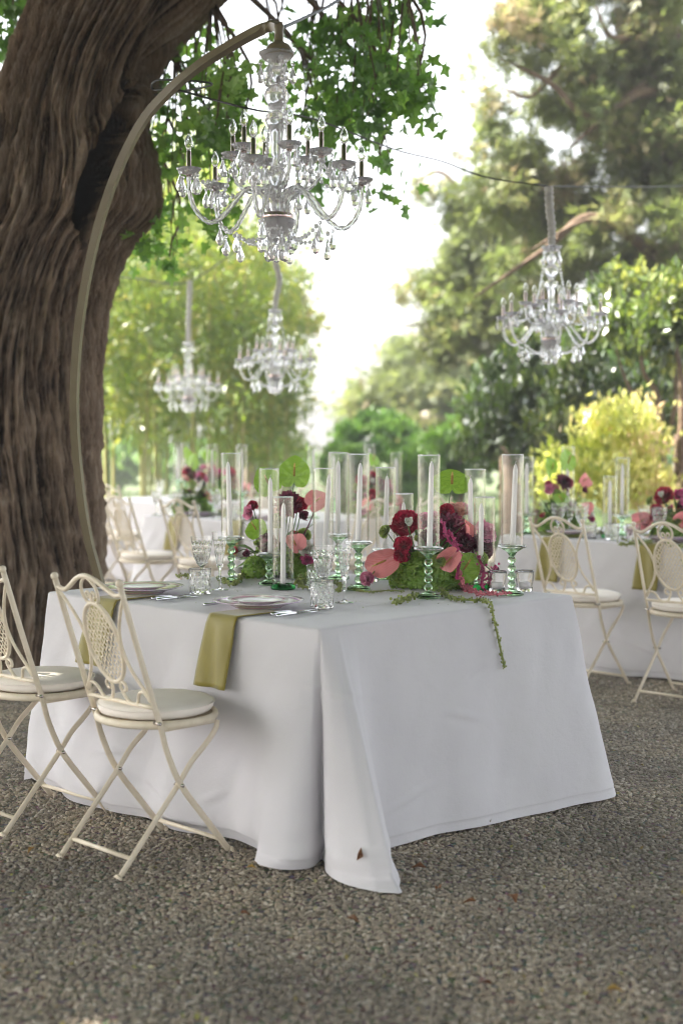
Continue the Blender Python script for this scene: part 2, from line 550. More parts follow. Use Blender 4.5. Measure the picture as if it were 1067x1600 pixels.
def gravel():
    strips = []
    ys = [2.3, 5, 8, 11, 15.5]
    V = []
    for y in ys:
        w = y * .26 + 1.6
        V += [(-w, y, 0), (w, y, 0)]
    o = MB().add(V, [(2*i, 2*i+1, 2*i+3, 2*i+2) for i in range(len(ys)-1)]).build('gravel', stone_material())
    o['kind'] = 'stuff'
    ng = bpy.data.node_groups.new('gravel_scatter', 'GeometryNodeTree')
    ng.interface.new_socket('Geometry', in_out='INPUT', socket_type='NodeSocketGeometry')
    ng.interface.new_socket('Geometry', in_out='OUTPUT', socket_type='NodeSocketGeometry')
    N, L = ng.nodes, ng.links
    gi, go_ = N.new('NodeGroupInput'), N.new('NodeGroupOutput')
    dp = N.new('GeometryNodeDistributePointsOnFaces')
    dp.inputs['Density'].default_value = 5200
    L.new(gi.outputs[0], dp.inputs['Mesh'])
    ico = N.new('GeometryNodeMeshIcoSphere')
    ico.inputs['Radius'].default_value = 1.0
    ico.inputs['Subdivisions'].default_value = 2
    sp = N.new('GeometryNodeSetPosition')
    nz = N.new('ShaderNodeTexNoise'); nz.inputs['Scale'].default_value = 0.9
    vm = N.new('ShaderNodeVectorMath'); vm.operation = 'SUBTRACT'; vm.inputs[1].default_value = (.5, .5, .5)
    L.new(nz.outputs['Color'], vm.inputs[0])
    L.new(ico.outputs[0], sp.inputs['Geometry'])
    L.new(vm.outputs[0], sp.inputs['Offset'])
    sm = N.new('GeometryNodeSetMaterial'); sm.inputs['Material'].default_value = MATS['pebbles']
    L.new(sp.outputs[0], sm.inputs['Geometry'])
    ss = N.new('GeometryNodeSetShadeSmooth')
    L.new(sm.outputs[0], ss.inputs['Geometry'])
    ip = N.new('GeometryNodeInstanceOnPoints')
    L.new(dp.outputs['Points'], ip.inputs['Points'])
    L.new(ss.outputs[0], ip.inputs['Instance'])
    rr = N.new('FunctionNodeRandomValue'); rr.data_type = 'FLOAT_VECTOR'
    rr.inputs[0].default_value = (-.5, -.5, 0); rr.inputs[1].default_value = (.5, .5, 6.28)
    L.new(rr.outputs[0], ip.inputs['Rotation'])
    rs = N.new('FunctionNodeRandomValue'); rs.data_type = 'FLOAT_VECTOR'
    rs.inputs[0].default_value = (.0045, .0045, .003); rs.inputs[1].default_value = (.0125, .0095, .007)
    rs.inputs['Seed'].default_value = 4
    L.new(rs.outputs[0], ip.inputs['Scale'])
    ti = N.new('GeometryNodeTranslateInstances')
    rt = N.new('FunctionNodeRandomValue'); rt.data_type = 'FLOAT_VECTOR'
    rt.inputs[0].default_value = (0, 0, .0); rt.inputs[1].default_value = (0, 0, .016)
    rt.inputs['Seed'].default_value = 9
    L.new(ip.outputs[0], ti.inputs['Instances'])
    L.new(rt.outputs[0], ti.inputs['Translation'])
    L.new(ti.outputs[0], go_.inputs[0])
    md = o.modifiers.new('scatter', 'NODES')
    md.node_group = ng
gravel()

# ------------------------------------------------------------------ the old tree
def bark_material():
    m, n, l = new_mat('old_bark')
    p = n.new('ShaderNodeBsdfPrincipled')
    p.inputs['Roughness'].default_value = 0.92
    p.inputs['Specular IOR Level'].default_value = 0.25
    a = n.new('ShaderNodeAttribute'); a.attribute_name = 'ridge'  # ridge tone, also carries the hollow's painted shade
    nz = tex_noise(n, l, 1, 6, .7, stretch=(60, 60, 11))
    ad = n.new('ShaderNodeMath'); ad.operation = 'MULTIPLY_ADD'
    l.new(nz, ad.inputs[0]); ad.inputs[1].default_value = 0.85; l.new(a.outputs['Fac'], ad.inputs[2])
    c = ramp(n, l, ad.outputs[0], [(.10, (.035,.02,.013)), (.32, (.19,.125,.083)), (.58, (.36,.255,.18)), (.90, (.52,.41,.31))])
    l.new(c, p.inputs['Base Color'])
    f = tex_noise(n, l, 1, 8, .7, stretch=(70, 70, 14))
    l.new(bump(n, l, f, 1.0, .05), p.inputs['Normal'])
    out(n, l, p.outputs[0])
    return m
BARKM = bark_material()
def vnoise(x, y, seed):
    """tileable-in-x value noise on arrays (x period in integer cells)"""
    r = np.random.default_rng(seed)
    G = r.uniform(-1, 1, (256, 256))
    xi, yi = np.floor(x).astype(int), np.floor(y).astype(int)
    xf, yf = x - xi, y - yi
    xf, yf = xf*xf*(3-2*xf), yf*yf*(3-2*yf)
    g = lambda i, j: G[i % 256, j % 256]
    return (g(xi,yi)*(1-xf)+g(xi+1,yi)*xf)*(1-yf) + (g(xi,yi+1)*(1-xf)+g(xi+1,yi+1)*xf)*yf
TREE_Y = 8.0
old_tree = thing('old_tree', 'huge old tree with furrowed brown bark and a dark hollow, leaning over the tables', 'tree', (D(-40, 1000, TREE_Y)[0], TREE_Y, 0))
TX, TYc = float(old_tree.location.x), TREE_Y
def trunk():
    # silhouette read off in heights: (picture y, left x, right x)
    rows = [(1130,-330,150),(1060,-280,120),(1000,-250,128),(900,-225,147),(800,-215,144),(700,-200,141),(600,-185,142),(540,-170,146),(486,-150,152),
            (430,-120,165),(395,-105,180),(360,-90,203),(334,-80,233),(304,-70,243),(243,-50,238),(202,-36,226),(177,-28,222),(121,-8,231),(86,4,246),(40,20,284),(0,34,322),(-60,52,380),(-120,70,430),(-200,100,470)]
    zs, cx, rx = [], [], []
    for py, a, b in rows:
        pa, pb = D(a, py, TREE_Y), D(b, py, TREE_Y)
        zs.append(max(pa[2], 0) if py < 1050 else 0.0 if py < 1100 else -.12)
        cx.append((pa[0] + pb[0]) / 2); rx.append((pb[0] - pa[0]) / 2)
    zs, cx, rx = map(np.array, (zs, cx, rx))
    nz, na = 600, 680
    z = np.linspace(-.1, zs[-1], nz)
    c = np.interp(z, zs, cx); r_ = np.interp(z, zs, rx)
    ker = np.ones(9) / 9
    c = np.convolve(np.pad(c, 4, 'edge'), ker, 'valid'); r_ = np.convolve(np.pad(r_, 4, 'edge'), ker, 'valid')
    th = np.concatenate((np.arange(180) / 180 * math.pi, math.pi + np.arange(500) / 500 * math.pi))     # finer on the seen side
    Z, TH = np.meshgrid(z, th, indexing='ij')
    U = TH / (2 * math.pi)
    # wandering fibres: interlacing ridges at three sizes
    sw = 0.008 * vnoise(U * 16, Z * 1.2, 3) + 0.018 * vnoise(U * 8, Z * .5, 4) + 0.0016 * vnoise(U * 128, Z * 9, 6) + 0.025 * Z
    u = (U - .25 + sw) % 1.0          # the seam lies on the far side
    def per(k, zz, s): return vnoise((u * k), zz, s)
    f1 = per(32, Z * .8, 11); f2 = per(190, Z * 4.2, 12); f3 = per(340, Z * 10, 13); f4 = per(16, Z * .5, 14); f5 = per(84, Z * 2.3, 15)
    f6 = vnoise(U * 128, Z * 30, 16)
    ridge1 = 1 - np.abs(f1) ** .7 * 1.8
    ridge2 = 1 - np.abs(f5) ** .7 * 1.9
    ridge = 1 - np.abs(f2) ** .7 * 1.9
    disp = .016 * (ridge1 - .5) + .024 * (ridge2 - .5) + .020 * (ridge - .5) + .012 * f3 + .05 * f4 + .006 * f6
    flare = np.clip(.6 - Z, 0, 1)
    disp += flare * .16 * np.cos(7 * TH + 1.2) + flare ** 2 * .18
    # hollow: a spindle shaped cleft that faces the camera
    hz = np.array([D(0, p, TREE_Y)[2] for p in (392, 350, 290, 240, 195, 150, 90)])
    hx = np.array([D(px, 300, TREE_Y - .6)[0] for px in (103, 110, 128, 148, 162, 178, 215)])
    hw = np.array([.004, .045, .072, .06, .042, .025, .003])
    X0 = c[:, None] + np.cos(TH) * r_[:, None]
    front = np.sin(TH) < -.1
    hc = np.interp(Z, hz[::1], hx); ww = np.interp(Z, hz, hw, left=.0001, right=.0001)
    inz = (Z > hz[0]) & (Z < hz[-1])
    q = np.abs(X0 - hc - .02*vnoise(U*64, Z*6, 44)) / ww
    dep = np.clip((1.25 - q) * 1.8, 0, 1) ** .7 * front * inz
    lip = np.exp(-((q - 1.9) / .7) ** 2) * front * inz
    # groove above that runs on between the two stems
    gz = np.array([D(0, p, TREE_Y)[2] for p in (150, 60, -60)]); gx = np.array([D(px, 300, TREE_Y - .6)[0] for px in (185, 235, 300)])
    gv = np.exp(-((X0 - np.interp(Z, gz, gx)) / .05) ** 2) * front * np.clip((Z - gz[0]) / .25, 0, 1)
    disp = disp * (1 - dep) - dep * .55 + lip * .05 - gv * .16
    rr = r_[:, None]
    X = c[:, None] + np.cos(TH) * (rr + disp * .9)
    Y = TREE_Y + .25 + np.sin(TH) * (np.minimum(rr, .82) * .95 + disp)
    V = np.stack((X - TX, Y - TYc, Z), 2).reshape(-1, 3)
    i, j = np.meshgrid(np.arange(nz - 1), np.arange(na), indexing='ij')
    j2 = (j + 1) % na
    F = np.stack((i*na+j, i*na+j2, (i+1)*na+j2, (i+1)*na+j), 2).reshape(-1, 4)
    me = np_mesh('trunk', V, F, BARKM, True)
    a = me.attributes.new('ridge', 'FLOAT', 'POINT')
    ridge_hollow_shade = np.clip(-.06 + .10 * ridge1 + .18 * ridge2 + .22 * ridge + .10 * f3 + .08 * f6, -.3, 1) - 1.2 * dep  # hollow painted near black in the bark tone, standing in for deep shade
    a.data.foreach_set('value', np.ascontiguousarray(ridge_hollow_shade.ravel(), dtype=np.float32))
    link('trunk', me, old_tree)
trunk()
ORIG = np.array((TX, TYc, 0))
def limb(pts, r0, r1, name='limb', parent=old_tree, orig=ORIG, mat=None, seg=12):
    p = smooth(np.array(pts) - orig, 8)
    rad = np.linspace(r0, r1, len(p))
    return MB().tube(p, rad, seg).build(name, mat or SPRUCE, parent)
top = D(330, -140, TREE_Y)
limb([top, (-.2, 8.2, 5.0), (.9, 8.5, 6.2), (2.6, 9.6, 7.4)], .40, .12)
limb([D(150, -140, TREE_Y), (-1.7, 7.9, 5.2), (-1.5, 7.2, 7.0), (-1.0, 6.2, 8.4)], .5, .15)
limb([(-1.68, 7.8, 5.4), (-2.4, 6.6, 6.5), (-2.8, 4.4, 7.1)], .3, .08)
limb([(-1.6, 7.5, 6.2), (-2.9, 8.6, 7.0), (-4.8, 9.6, 7.6)], .26, .08)
limb([(.2, 8.3, 5.5), (.8, 7.0, 6.6), (1.4, 4.6, 7.0)], .22, .06)
LEAFM = leafy('lobed_leaf', [(0, (.06,.14,.035)), (.45, (.12,.26,.055)), (.8, (.18,.34,.07)), (1, (.25,.43,.10))], .62, .4, .06)
# sprays that hang into the picture: (px, py, half width, half height, distance, leaves)
sprays = [(285,40,60,55,9.8,130),(300,120,60,45,9.6,120),(262,180,30,60,9.7,60),(340,170,55,50,9.2,190),(375,215,40,35,9.1,130),(280,255,50,60,9.5,110),(330,330,40,40,9.4,60),
          (268,350,35,50,9.7,70),(265,400,22,22,9.7,36),(490,90,30,45,9.9,60),(505,170,45,50,9.6,120),(480,235,35,40,9.6,70),(545,40,60,50,9.4,150),(560,110,55,45,9.2,150),(590,60,45,50,9.3,110),
          (545,200,50,30,9.4,70),(600,130,35,45,9.0,120),(615,30,40,30,9.3,70),(650,150,34,42,8.8,130),(590,270,28,35,9.2,40),(575,180,30,20,9.0,40),(430,60,25,20,9.8,16),(505,250,40,30,9.6,50),(15,25,35,45,9.8,210),(225,380,40,30,10.2,60),(420,130,30,45,9.9,50)]
pts, tin, twigs = [], [], MB()
for (px, py, w, h, y, n) in sprays:
    y, n = y - 1.15, int(n * .82)
    c0 = D(px, py, y); s = FPX / y
    k = max(4, n // 9)
    cc = np.stack((c0[0] + rng.uniform(-1, 1, k) * w / s, y + rng.normal(0, .18, k), c0[2] + rng.uniform(-1, 1, k) * h / s), 1)
    root = np.array((c0[0] - .05, y + .25, c0[2] + h / s + .5))
    for q in cc[::2]:
        mid = (root + q) / 2 + np.array((0, 0, .08))
        twigs.tube(smooth([root - ORIG, mid - ORIG, q - ORIG], 4), np.linspace(.008, .003, 9), 5)
    far = np.array((c0[0] - 1.3, y + .5, max(c0[2] + h / s + 1.3, 4.9)))
    twigs.tube(smooth([far - ORIG, root - ORIG, c0 - ORIG], 5), np.linspace(.016, .005, 11), 6)
    i = rng.integers(0, k, n)
    pts.append(cc[i] + rng.normal(0, .05, (n, 3)))
    tin.append(np.clip(rng.normal(.5, .25) + rng.normal(0, .16, n), 0, 1))
pts, tin = np.concatenate(pts), np.concatenate(tin)
twigs.build('twigs', SPRUCE, old_tree)
order = rng.permutation(len(pts))
lead, rest = order[:290], order[290:]
variants = [np_mesh('leaf', LOBED[0] * .085, LOBED[1], LEAFM, False, np.full(20, t)) for t in (.15, .35, .55, .75, .95)]
for i in lead:
    o = link('leaf', variants[min(4, int(tin[i] * 5))], old_tree, pts[i] - ORIG, (rng.normal(-1.2, .8), rng.normal(0, .8), rng.uniform(0, 6.28)), rng.uniform(.75, 1.2))
o = link('foliage', leaf_cloud('foliage', pts[rest] - ORIG, .08, LOBED, LEAFM, tilt=1.3, tint=tin[rest]), old_tree)
o['kind'] = 'stuff'
# unseen crown overhead, stretched past the camera to shade the tables and gravel
n_ = 92000
cx_, cy_ = rng.uniform(-12, 9, n_), rng.uniform(-12, 14.5, n_)
cell = vnoise((cx_ + 20) * .9, (cy_ + 20) * .9, 77)
keep = (cell > np.where(cy_ > 11, -.4, -1.2) - .2 * rng.uniform(0, 1, n_)) & ((cy_ < 8) | (cx_ < 2)) & ((cy_ < 10.2) | (cx_ < -3.2))
cx_, cy_ = cx_[keep], cy_[keep]
cz_ = np.maximum(5.2, 2.7 + .33 * cy_) + rng.uniform(0, 2.6, len(cx_))
for gx_, gy_, gr_ in ((P(205,1578,0)[0], P(205,1578,0)[1], .10), (P(1010,1090,0)[0], P(1010,1090,0)[1], .09), (P(960,1180,0)[0], P(960,1180,0)[1], .05)):  # gaps cut in the leaves for sun patches on the gravel
    tt_ = cz_ / sd.z
    kk_ = np.hypot(cx_ - gx_ - sd.x * tt_, cy_ - gy_ - sd.y * tt_) > gr_ + .22
    cx_, cy_, cz_ = cx_[kk_], cy_[kk_], cz_[kk_]
o = link('crown', leaf_cloud('crown', np.stack((cx_, cy_, cz_), 1) - ORIG, .46, LEAF, LEAFM, tilt=.5), old_tree)
o['kind'] = 'stuff'

# ------------------------------------------------------------------ vegetation behind
CONIF = leafy('conifer_needles', [(0, (.085,.105,.038)), (.35, (.14,.175,.06)), (.6, (.155,.215,.062)), (.85, (.235,.235,.105)), (1, (.34,.27,.17))], .55, .5, .05)
LAUREL = leafy('glossy_leaf', [(0, (.035,.07,.016)), (.5, (.075,.13,.025)), (.85, (.15,.21,.04)), (1, (.30,.34,.08))], .4, .22, .14)
YELLOW = leafy('yellow_leaf', [(0, (.26,.34,.06)), (.4, (.45,.50,.13)), (.75, (.60,.59,.22)), (1, (.68,.54,.34))], .55, .4, .06)
BAMB = leafy('bamboo_leaf', [(0, (.10,.17,.03)), (.5, (.19,.28,.05)), (.8, (.31,.35,.07)), (1, (.42,.38,.11))], .5, .35, .08)
HEDGE = leafy('hedge_leaf', [(0, (.04,.10,.016)), (.5, (.085,.19,.028)), (1, (.15,.28,.045))], .4, .4, .06)
HEDGE2 = leafy('clipped_hedge_leaf', [(0, (.07,.16,.03)), (.5, (.13,.27,.045)), (1, (.21,.36,.07))], .45, .4, .06)
PALE = leafy('pale_leaf', [(0, (.15,.17,.05)), (.5, (.27,.26,.08)), (1, (.38,.34,.13))], .55, .4, .06)

def plant(name, label, cat, base, blobs, n, size, tmpl, mat, trunk_pts=None, r0=.15, r1=.03, clump=.35, tilt=None, group=None, branches=(), spread=.35, shell=.5, crown='crown'):
    base = np.array((base[0], base[1], 0.0))
    t = thing(name, label, cat, base, 0, group)
    P_, T_ = clumps(blobs, n, clump, spread, shell)
    P_[:, 2] = np.maximum(P_[:, 2], .05)
    o = link(crown, leaf_cloud(crown, P_ - base, size, tmpl, mat, tilt, T_), t)
    if trunk_pts is not None:
        limb(trunk_pts, r0, r1, 'trunk', t, base)
    for b, q0, q1 in branches:
        limb(b, q0, q1, 'branch', t, base, seg=8)
    return t
# big feathery conifer on the right
y = 14.5
b0 = D(1085, 800, y)
plant('conifer_tree', 'tall shaggy brown-green conifer filling the upper right, behind the chandelier on the cable', 'tree', b0,
      [blob(*q) for q in [(1010,40,y,90,60),(900,100,y,90,70),(830,50,y-.5,60,50),(790,25,y,40,35),(790,190,y,40,36),(752,292,y+.5,34,20),(900,240,y,110,90),(1030,220,y,90,110),(830,320,y+.4,80,55),
                            (960,370,y,120,80),(1040,420,y,70,60),(870,400,y+.6,80,60),(1040,130,y,70,60),(1010,-60,y,150,60),(850,-40,y,80,50),(735,245,y,22,16),(745,110,y,18,20)]],
      44000, .135, SPRAY, CONIF, [b0*np.array((1,1,0)), D(1080,500,y), D(1060,250,y), D(1040,0,y), D(1030,-120,y)], .22, .09, clump=.26, tilt=.9, spread=.42,
      branches=[([D(1065,160,y), D(1010,145,y-.3), D(960,170,y-.5), D(890,230,y-.6)], .07, .012), ([D(1050,420,y), D(930,340,y-.4), D(850,390,y-.7), D(740,465,y-.8)], .07, .010),
                ([D(1040,40,y), D(960,60,y-.5), D(930,10,y-.6)], 0.05, .01), ([D(1050,300,y), D(980,330,y-.4), D(900,350,y-.6), D(830,390,y-.8)], .045, .008), ([D(880,100,y-.4), D(830,150,y-.4), D(790,140,y-.4)], .03, .012),
                ([D(1060,90,y), D(930,180,y-.5), D(860,130,y-.6), D(780,90,y-.6)], .05, .015)])
y = 18.0
b0 = D(800, 800, y)
plant('conifer_tree', 'middle-distance conifer with drooping brownish sprays left of the hanging chandelier', 'tree', b0,
      [blob(*q) for q in [(800,440,y,80,60),(750,400,y,60,40),(710,330,y,40,22),(668,305,y,28,12),(720,470,y,60,50),(675,455,y,36,30),(770,330,y,65,50),(735,540,y,65,45),(820,520,y,90,50),(625,455,y,16,24),(785,250,y,32,25)]],
      24000, .15, SPRAY, CONIF, [b0*np.array((1,1,0)), D(795,600,y), D(800,400,y), D(790,230,y)], .16, .03, clump=.28, tilt=.9, spread=.42,
      branches=[([D(800,400,y), D(740,330,y), D(690,270,y), D(640,290,y)], .05, .015), ([D(800,480,y), D(720,500,y), D(630,510,y)], .05, .015)])
y = 25.0
b0 = D(640, 800, y)
plant('conifer_tree', 'farthest hazy grey-green conifer rising behind the clipped round hedge', 'tree', b0,
      [blob(*q) for q in [(660,590,y,65,45),(605,600,y,40,36),(710,580,y,60,60),(572,645,y,28,36),(660,650,y,85,40),(640,545,y,32,20),(740,640,y,50,60)]],
      16000, .2, SPRAY, CONIF, [b0*np.array((1,1,0)), D(640,640,y), D(650,540,y)], .16, .04, clump=.45, tilt=.8, spread=.45)
# broadleaf evergreens
y = 12.6
b0 = D(1030, 790, y)
plant('evergreen_tree', 'dark glossy broadleaf evergreen with thin bare stems at the right edge', 'tree', b0,
      [blob(*q) for q in [(1010,490,y-.1,75,50),(1060,560,y-.2,50,60),(1065,470,y-.2,40,40),(950,470,y+1,45,35),(960,560,y+1.2,70,60),(1010,640,y+1.2,60,50),(930,640,y+1.4,60,50)]],
      9000, .105, LEAF, LAUREL, [b0*np.array((1,1,0)), D(1030,650,y), D(1005,580,y), D(995,500,y)], .045, .006, clump=.3,
      branches=[([D(1035,720,y), D(1055,620,y), D(1048,520,y)], .03, .005), ([D(1030,700,y), D(980,600,y+.2), D(960,540,y+.3)], .025, .005), ([D(1060,760,y-.3), D(1064,600,y-.3), D(1040,470,y-.2)], .045, .008)])
y = 15.5
b0 = D(840, 790, y)
plant('laurel_bush', 'sun-flecked laurel bush under the hanging chandelier, glossy leaves', 'bush', b0,
      [blob(*q) for q in [(840,600,y,90,50),(770,620,y,60,45),(900,590,y,60,50),(820,680,y,100,50),(900,690,y,70,40),(740,680,y,55,50),(800,560,y,40,25)]],
      9000, .12, LEAF, LAUREL, [b0*np.array((1,1,0)), D(840,690,y), D(850,600,y)], .05, .02, clump=.3)
y = 19
b0 = D(720, 780, y)
plant('laurel_bush', 'lower green bush beside the round hedge, behind the right-hand candles', 'bush', b0,
      [blob(*q) for q in [(720,700,y,60,45),(790,720,y,70,40),(680,740,y,50,35),(860,730,y,60,40)]],
      8000, .12, LEAF, HEDGE, [b0*np.array((1,1,0)), D(720,720,y), D(725,680,y)], .05, .02, clump=.3)
y = 12.2
b0 = D(960, 830, y)
plant('golden_shrub', 'sunlit golden yellow shrub behind the right-hand table', 'shrub', b0,
      [blob(*q) for q in [(960,692,y,66,36),(915,712,y,50,28),(1000,690,y,40,36),(880,745,y,36,22),(950,765,y,85,45),(1010,765,y,40,40),(985,655,y,34,18),(940,660,y,18,12)]],
      4600, .075, LEAF, YELLOW, [b0*np.array((1,1,0)), D(960,780,y), D(965,700,y)], .03, .012, clump=.22, spread=.5)
# clipped hedge
y = 22
b0 = D(585, 760, y)
plant('round_hedge', 'clipped dome-shaped dark green hedge at the end of the open gap', 'hedge', b0,
      [blob(590,735,y,82,84,.8), blob(590,760,y,82,60,.8)], 26000, .09, LEAF, HEDGE2, [b0*np.array((1,1,0)), D(590,730,y)], .06, .03, clump=.16, shell=.86, spread=.4)
# pale tree far behind the bamboo
y = 27
b0 = D(390, 770, y)
plant('pale_tree', 'pale yellow-leaved sunlit tree rising behind the bamboo grove', 'tree', b0,
      [blob(*q) for q in [(390,440,y,60,50),(330,430,y,60,60),(440,520,y,45,60),(270,470,y,70,60),(380,560,y,90,60),(200,450,y,50,60)]],
      12000, .17, LEAF, PALE, [b0*np.array((1,1,0)), D(390,600,y), D(380,450,y)], .14, .05, clump=.5)
# bamboo grove: every plant its own culm and leaves
proto = []
for k in range(4):
    r = np.random.default_rng(40 + k)
    t = thing('bamboo', 'slender bamboo with a yellowish culm in the grove behind the far left tables', 'bamboo', (0, 0, 0), 0, 'bamboos in the grove on the left')
    H = 4.6 + .5 * k
    lean = r.uniform(-.35, .35, 2)
    pp = [np.array((lean[0]*q*q, lean[1]*q*q, H*q)) for q in np.linspace(0, 1, 9)]
    m = MB().tube(smooth(pp, 3), np.linspace(.028, .008, 25), 7)
    for q in np.linspace(.06, .9, 13):
        c = np.array((lean[0]*q*q, lean[1]*q*q, H*q))
        m.tube([c - (0,0,.006), c + (0,0,.006)], .033*(1-q*.6), 7)
    m.build('culm', CULM, t)
    C_, T_ = [], []
    for j in range(34):
        q = r.uniform(.22, 1.0) ** .8
        c = np.array((lean[0]*q*q, lean[1]*q*q, H*q)) + np.append(r.normal(0, .30, 2), r.normal(0, .1))
        n = 26
        C_.append(c + r.normal(0, .13, (n, 3))); T_.append(np.clip(r.uniform(.1, .9) + r.normal(0, .12, n), 0, 1))
    link('leaves', leaf_cloud('leaves', np.concatenate(C_), .21, NARROW, BAMB, tilt=.9, tint=np.concatenate(T_), r=r), t)
    proto.append(t)
spots = []
for i in range(52):
    d = 16.5 + 5.5 * rng.uniform() ** 1.2
    px = rng.uniform(40, 458)
    spots.append((px, d))
for i, (px, d) in enumerate(spots):
    p = D(px, 700, d)
    sc = rng.uniform(.8, 1.05) * (1.0 - .42 * max(0, (px - 330) / 160))
    if i < 4:
        o = proto[i]; o.location = (p[0], p[1], 0); o.scale = (sc,) * 3; o.rotation_euler = (0, 0, rng.uniform(0, 6))
    else:
        o = copy_tree(proto[i % 4], (p[0], p[1], 0), rng.uniform(0, 6.28), scale=sc)
# wood far off that closes the view low down
P_, T_ = clumps([blob(px, 715, 34, 60, 45, 1.2) for px in (60, 150, 240, 330, 420)] + [blob(px, 700, 32, 70, 60, 1.5) for px in (700, 800, 900, 1000, 1100)] + [blob(px, 600, 24, 80, 90, 1.5) for px in (920, 1040, 1120)], 22000, .7)
P_[:, 2] = np.maximum(P_[:, 2], .05)
o = link('far_woods', leaf_cloud('far_woods', P_, .26, LEAF, HEDGE, None, T_))
o['kind'] = 'stuff'

# ================================================================== TABLES
TH = .772
U2, V2 = np.array((.705, .709)), np.array((-.7101, .7041))
U2 = U2 / np.linalg.norm(U2); V2 = np.array((-U2[1], U2[0]))
class Frame:
    def __init__(s, N, A, B):
        s.N, s.A, s.B = np.array(N, dtype=float), A, B
    def w(s, a, b, z=0.0):
        p = s.N + U2 * a + V2 * b
        return np.array((p[0], p[1], z))
ROT_U = -math.atan2(U2[0], U2[1])       # turns local +y to the u direction
ROT_V = -math.atan2(V2[0], V2[1])
def cloth_obj(fr, pairs, label, name='tablecloth', tuck=lambda a, b: 0.0, group=None, seed=1, fold_at=None):
    top_ = np.array([p[0] for p in pairs], dtype=float); hem = np.array([p[1] for p in pairs], dtype=float)
    nsub = 14
    m = len(pairs)
    hs = smooth(hem, nsub, True)
    ts = []
    for i in range(m):
        for k in range(nsub):
            ts.append(top_[i] + (top_[(i + 1) % m] - top_[i]) * k / nsub)
    ts = np.array(ts)
    n = len(ts)
    ctr = np.array((fr.A / 2, fr.B / 2))
    rows = []
    e = .014
    inw = ts.copy()
    inw[:, 0] = np.clip(inw[:, 0], e, fr.A - e); inw[:, 1] = np.clip(inw[:, 1], e, fr.B - e)
    ou = ts - inw
    ln = np.linalg.norm(ou, axis=1)[:, None]; ou = ou / ln * e
    for f in (.0, .35):
        rows.append(np.column_stack((ctr + (inw - ctr) * (f + .6 if f else .02), np.full(n, TH))))
    for ph in np.linspace(0, math.pi / 2, 6):
        rows.append(np.column_stack((inw + ou * math.sin(ph), np.full(n, TH - e * (1 - math.cos(ph))))))
    start = inw + ou
    r = np.random.default_rng(seed)
    arc = np.concatenate(([0], np.cumsum(np.linalg.norm(np.diff(ts, axis=0), axis=1))))
    kx = [(2 * math.pi * q / (2 * (fr.A + fr.B)), r.uniform(0, 6.28), r.uniform(.5, 1)) for q in (5, 8, 13, 19)]
    creases = [(r.uniform(0, arc[-1]), r.uniform(.25, .95), r.uniform(-.7, .7), r.uniform(.05, .16)) for _ in range(26)]
    for w in np.concatenate((np.linspace(0.02, .95, 72), [.954, .957, .97, .985, 1.0])):
        tk = np.array([tuck(a, b) for a, b in ts])
        g_ = w - tk * np.clip((w - .86) / .14, 0, 1) ** 2
        pos = start + (hs - start) * g_[:, None]
        wob = sum(a * np.sin(k * arc + p + 1.3 * w) for k, p, a in kx) * .0042 * w
        d = hs - start; d = d / (np.linalg.norm(d, axis=1)[:, None] + 1e-9)
        wr = vnoise(arc * 5 + seed * 7, np.full(n, w * 2.6), 90) * .010 + vnoise(arc * 14 + w * 5, np.full(n, w * 4.5 + 3), 91) * .004
        for ca_, cw_, cs_, cl_ in creases:
            uu = (arc - ca_) * math.cos(cs_) + (w - cw_) * .77 * math.sin(cs_); vv = -(arc - ca_) * math.sin(cs_) + (w - cw_) * .77 * math.cos(cs_)
            wr = wr + .007 * np.exp(-(vv / .012) ** 2 - (uu / cl_) ** 2) - .004 * np.exp(-((vv - .02) / .02) ** 2 - (uu / cl_) ** 2)
        wr = wr * np.clip(w * 5, 0, 1) - (.0022 if w > .955 else 0)
        lob = np.exp(-((np.minimum(arc - fold_at, 9) + .0) / .16) ** 2) if fold_at is not None else 0
        wr = wr + lob * np.clip((w - .78) / .22, 0, 1) * .016 * np.sin(w * 46 + arc * 26)
        pos = pos + d * (wob + wr)[:, None]
        z = (TH - e) * (1 - w) + .012 * w
        z = np.full(n, z) + np.sin(arc * 9 + 2) * .004 * w
        rows.append(np.column_stack((pos, z)))
    V = np.array(rows)
    nr = len(V)
    W = np.zeros((nr, n, 3))
    for i in range(nr):
        W[i, :, :2] = V[i, :, :2] @ np.array((U2, V2))
        W[i, :, 2] = V[i, :, 2]
    F = [(i*n+j, (i+1)*n+j, (i+1)*n+(j+1) % n, i*n+(j+1) % n) for i in range(nr - 1) for j in range(n)]
    F.append(tuple(range(n)))
    mb = MB().add(W.reshape(-1, 3), F)
    o = mb.build(name, LINEN, None, loc=(fr.N[0], fr.N[1], 0))
    tag(o, label, 'tablecloth', group)
    return o
def table_obj(fr, label, group=None):
    c = fr.w(fr.A / 2, fr.B / 2)
    t = thing('banquet_table', label, 'table', c, ROT_U, group)
    hx, hy = fr.B / 2, fr.A / 2      # local x runs along -v, y along u
    wood = MATS.get('table_wood') or pbr('table_wood', (.25,.16,.09), (.33,.22,.13), 6, .6)
    MB().box((-hx + .03, -hy + .03, TH - .045), (hx - .03, hy - .03, TH - .02)).build('tabletop', wood, t)
    for sx in (-1, 1):
        for sy in (-1, 1):
            MB().box((sx*(hx-.12)-.025, sy*(hy-.12)-.025, 0), (sx*(hx-.12)+.025, sy*(hy-.12)+.025, TH - .045)).build('leg', wood, t)
    return t
T1 = Frame(P(500, 983, TH)[:2], 1.40, 1.58)
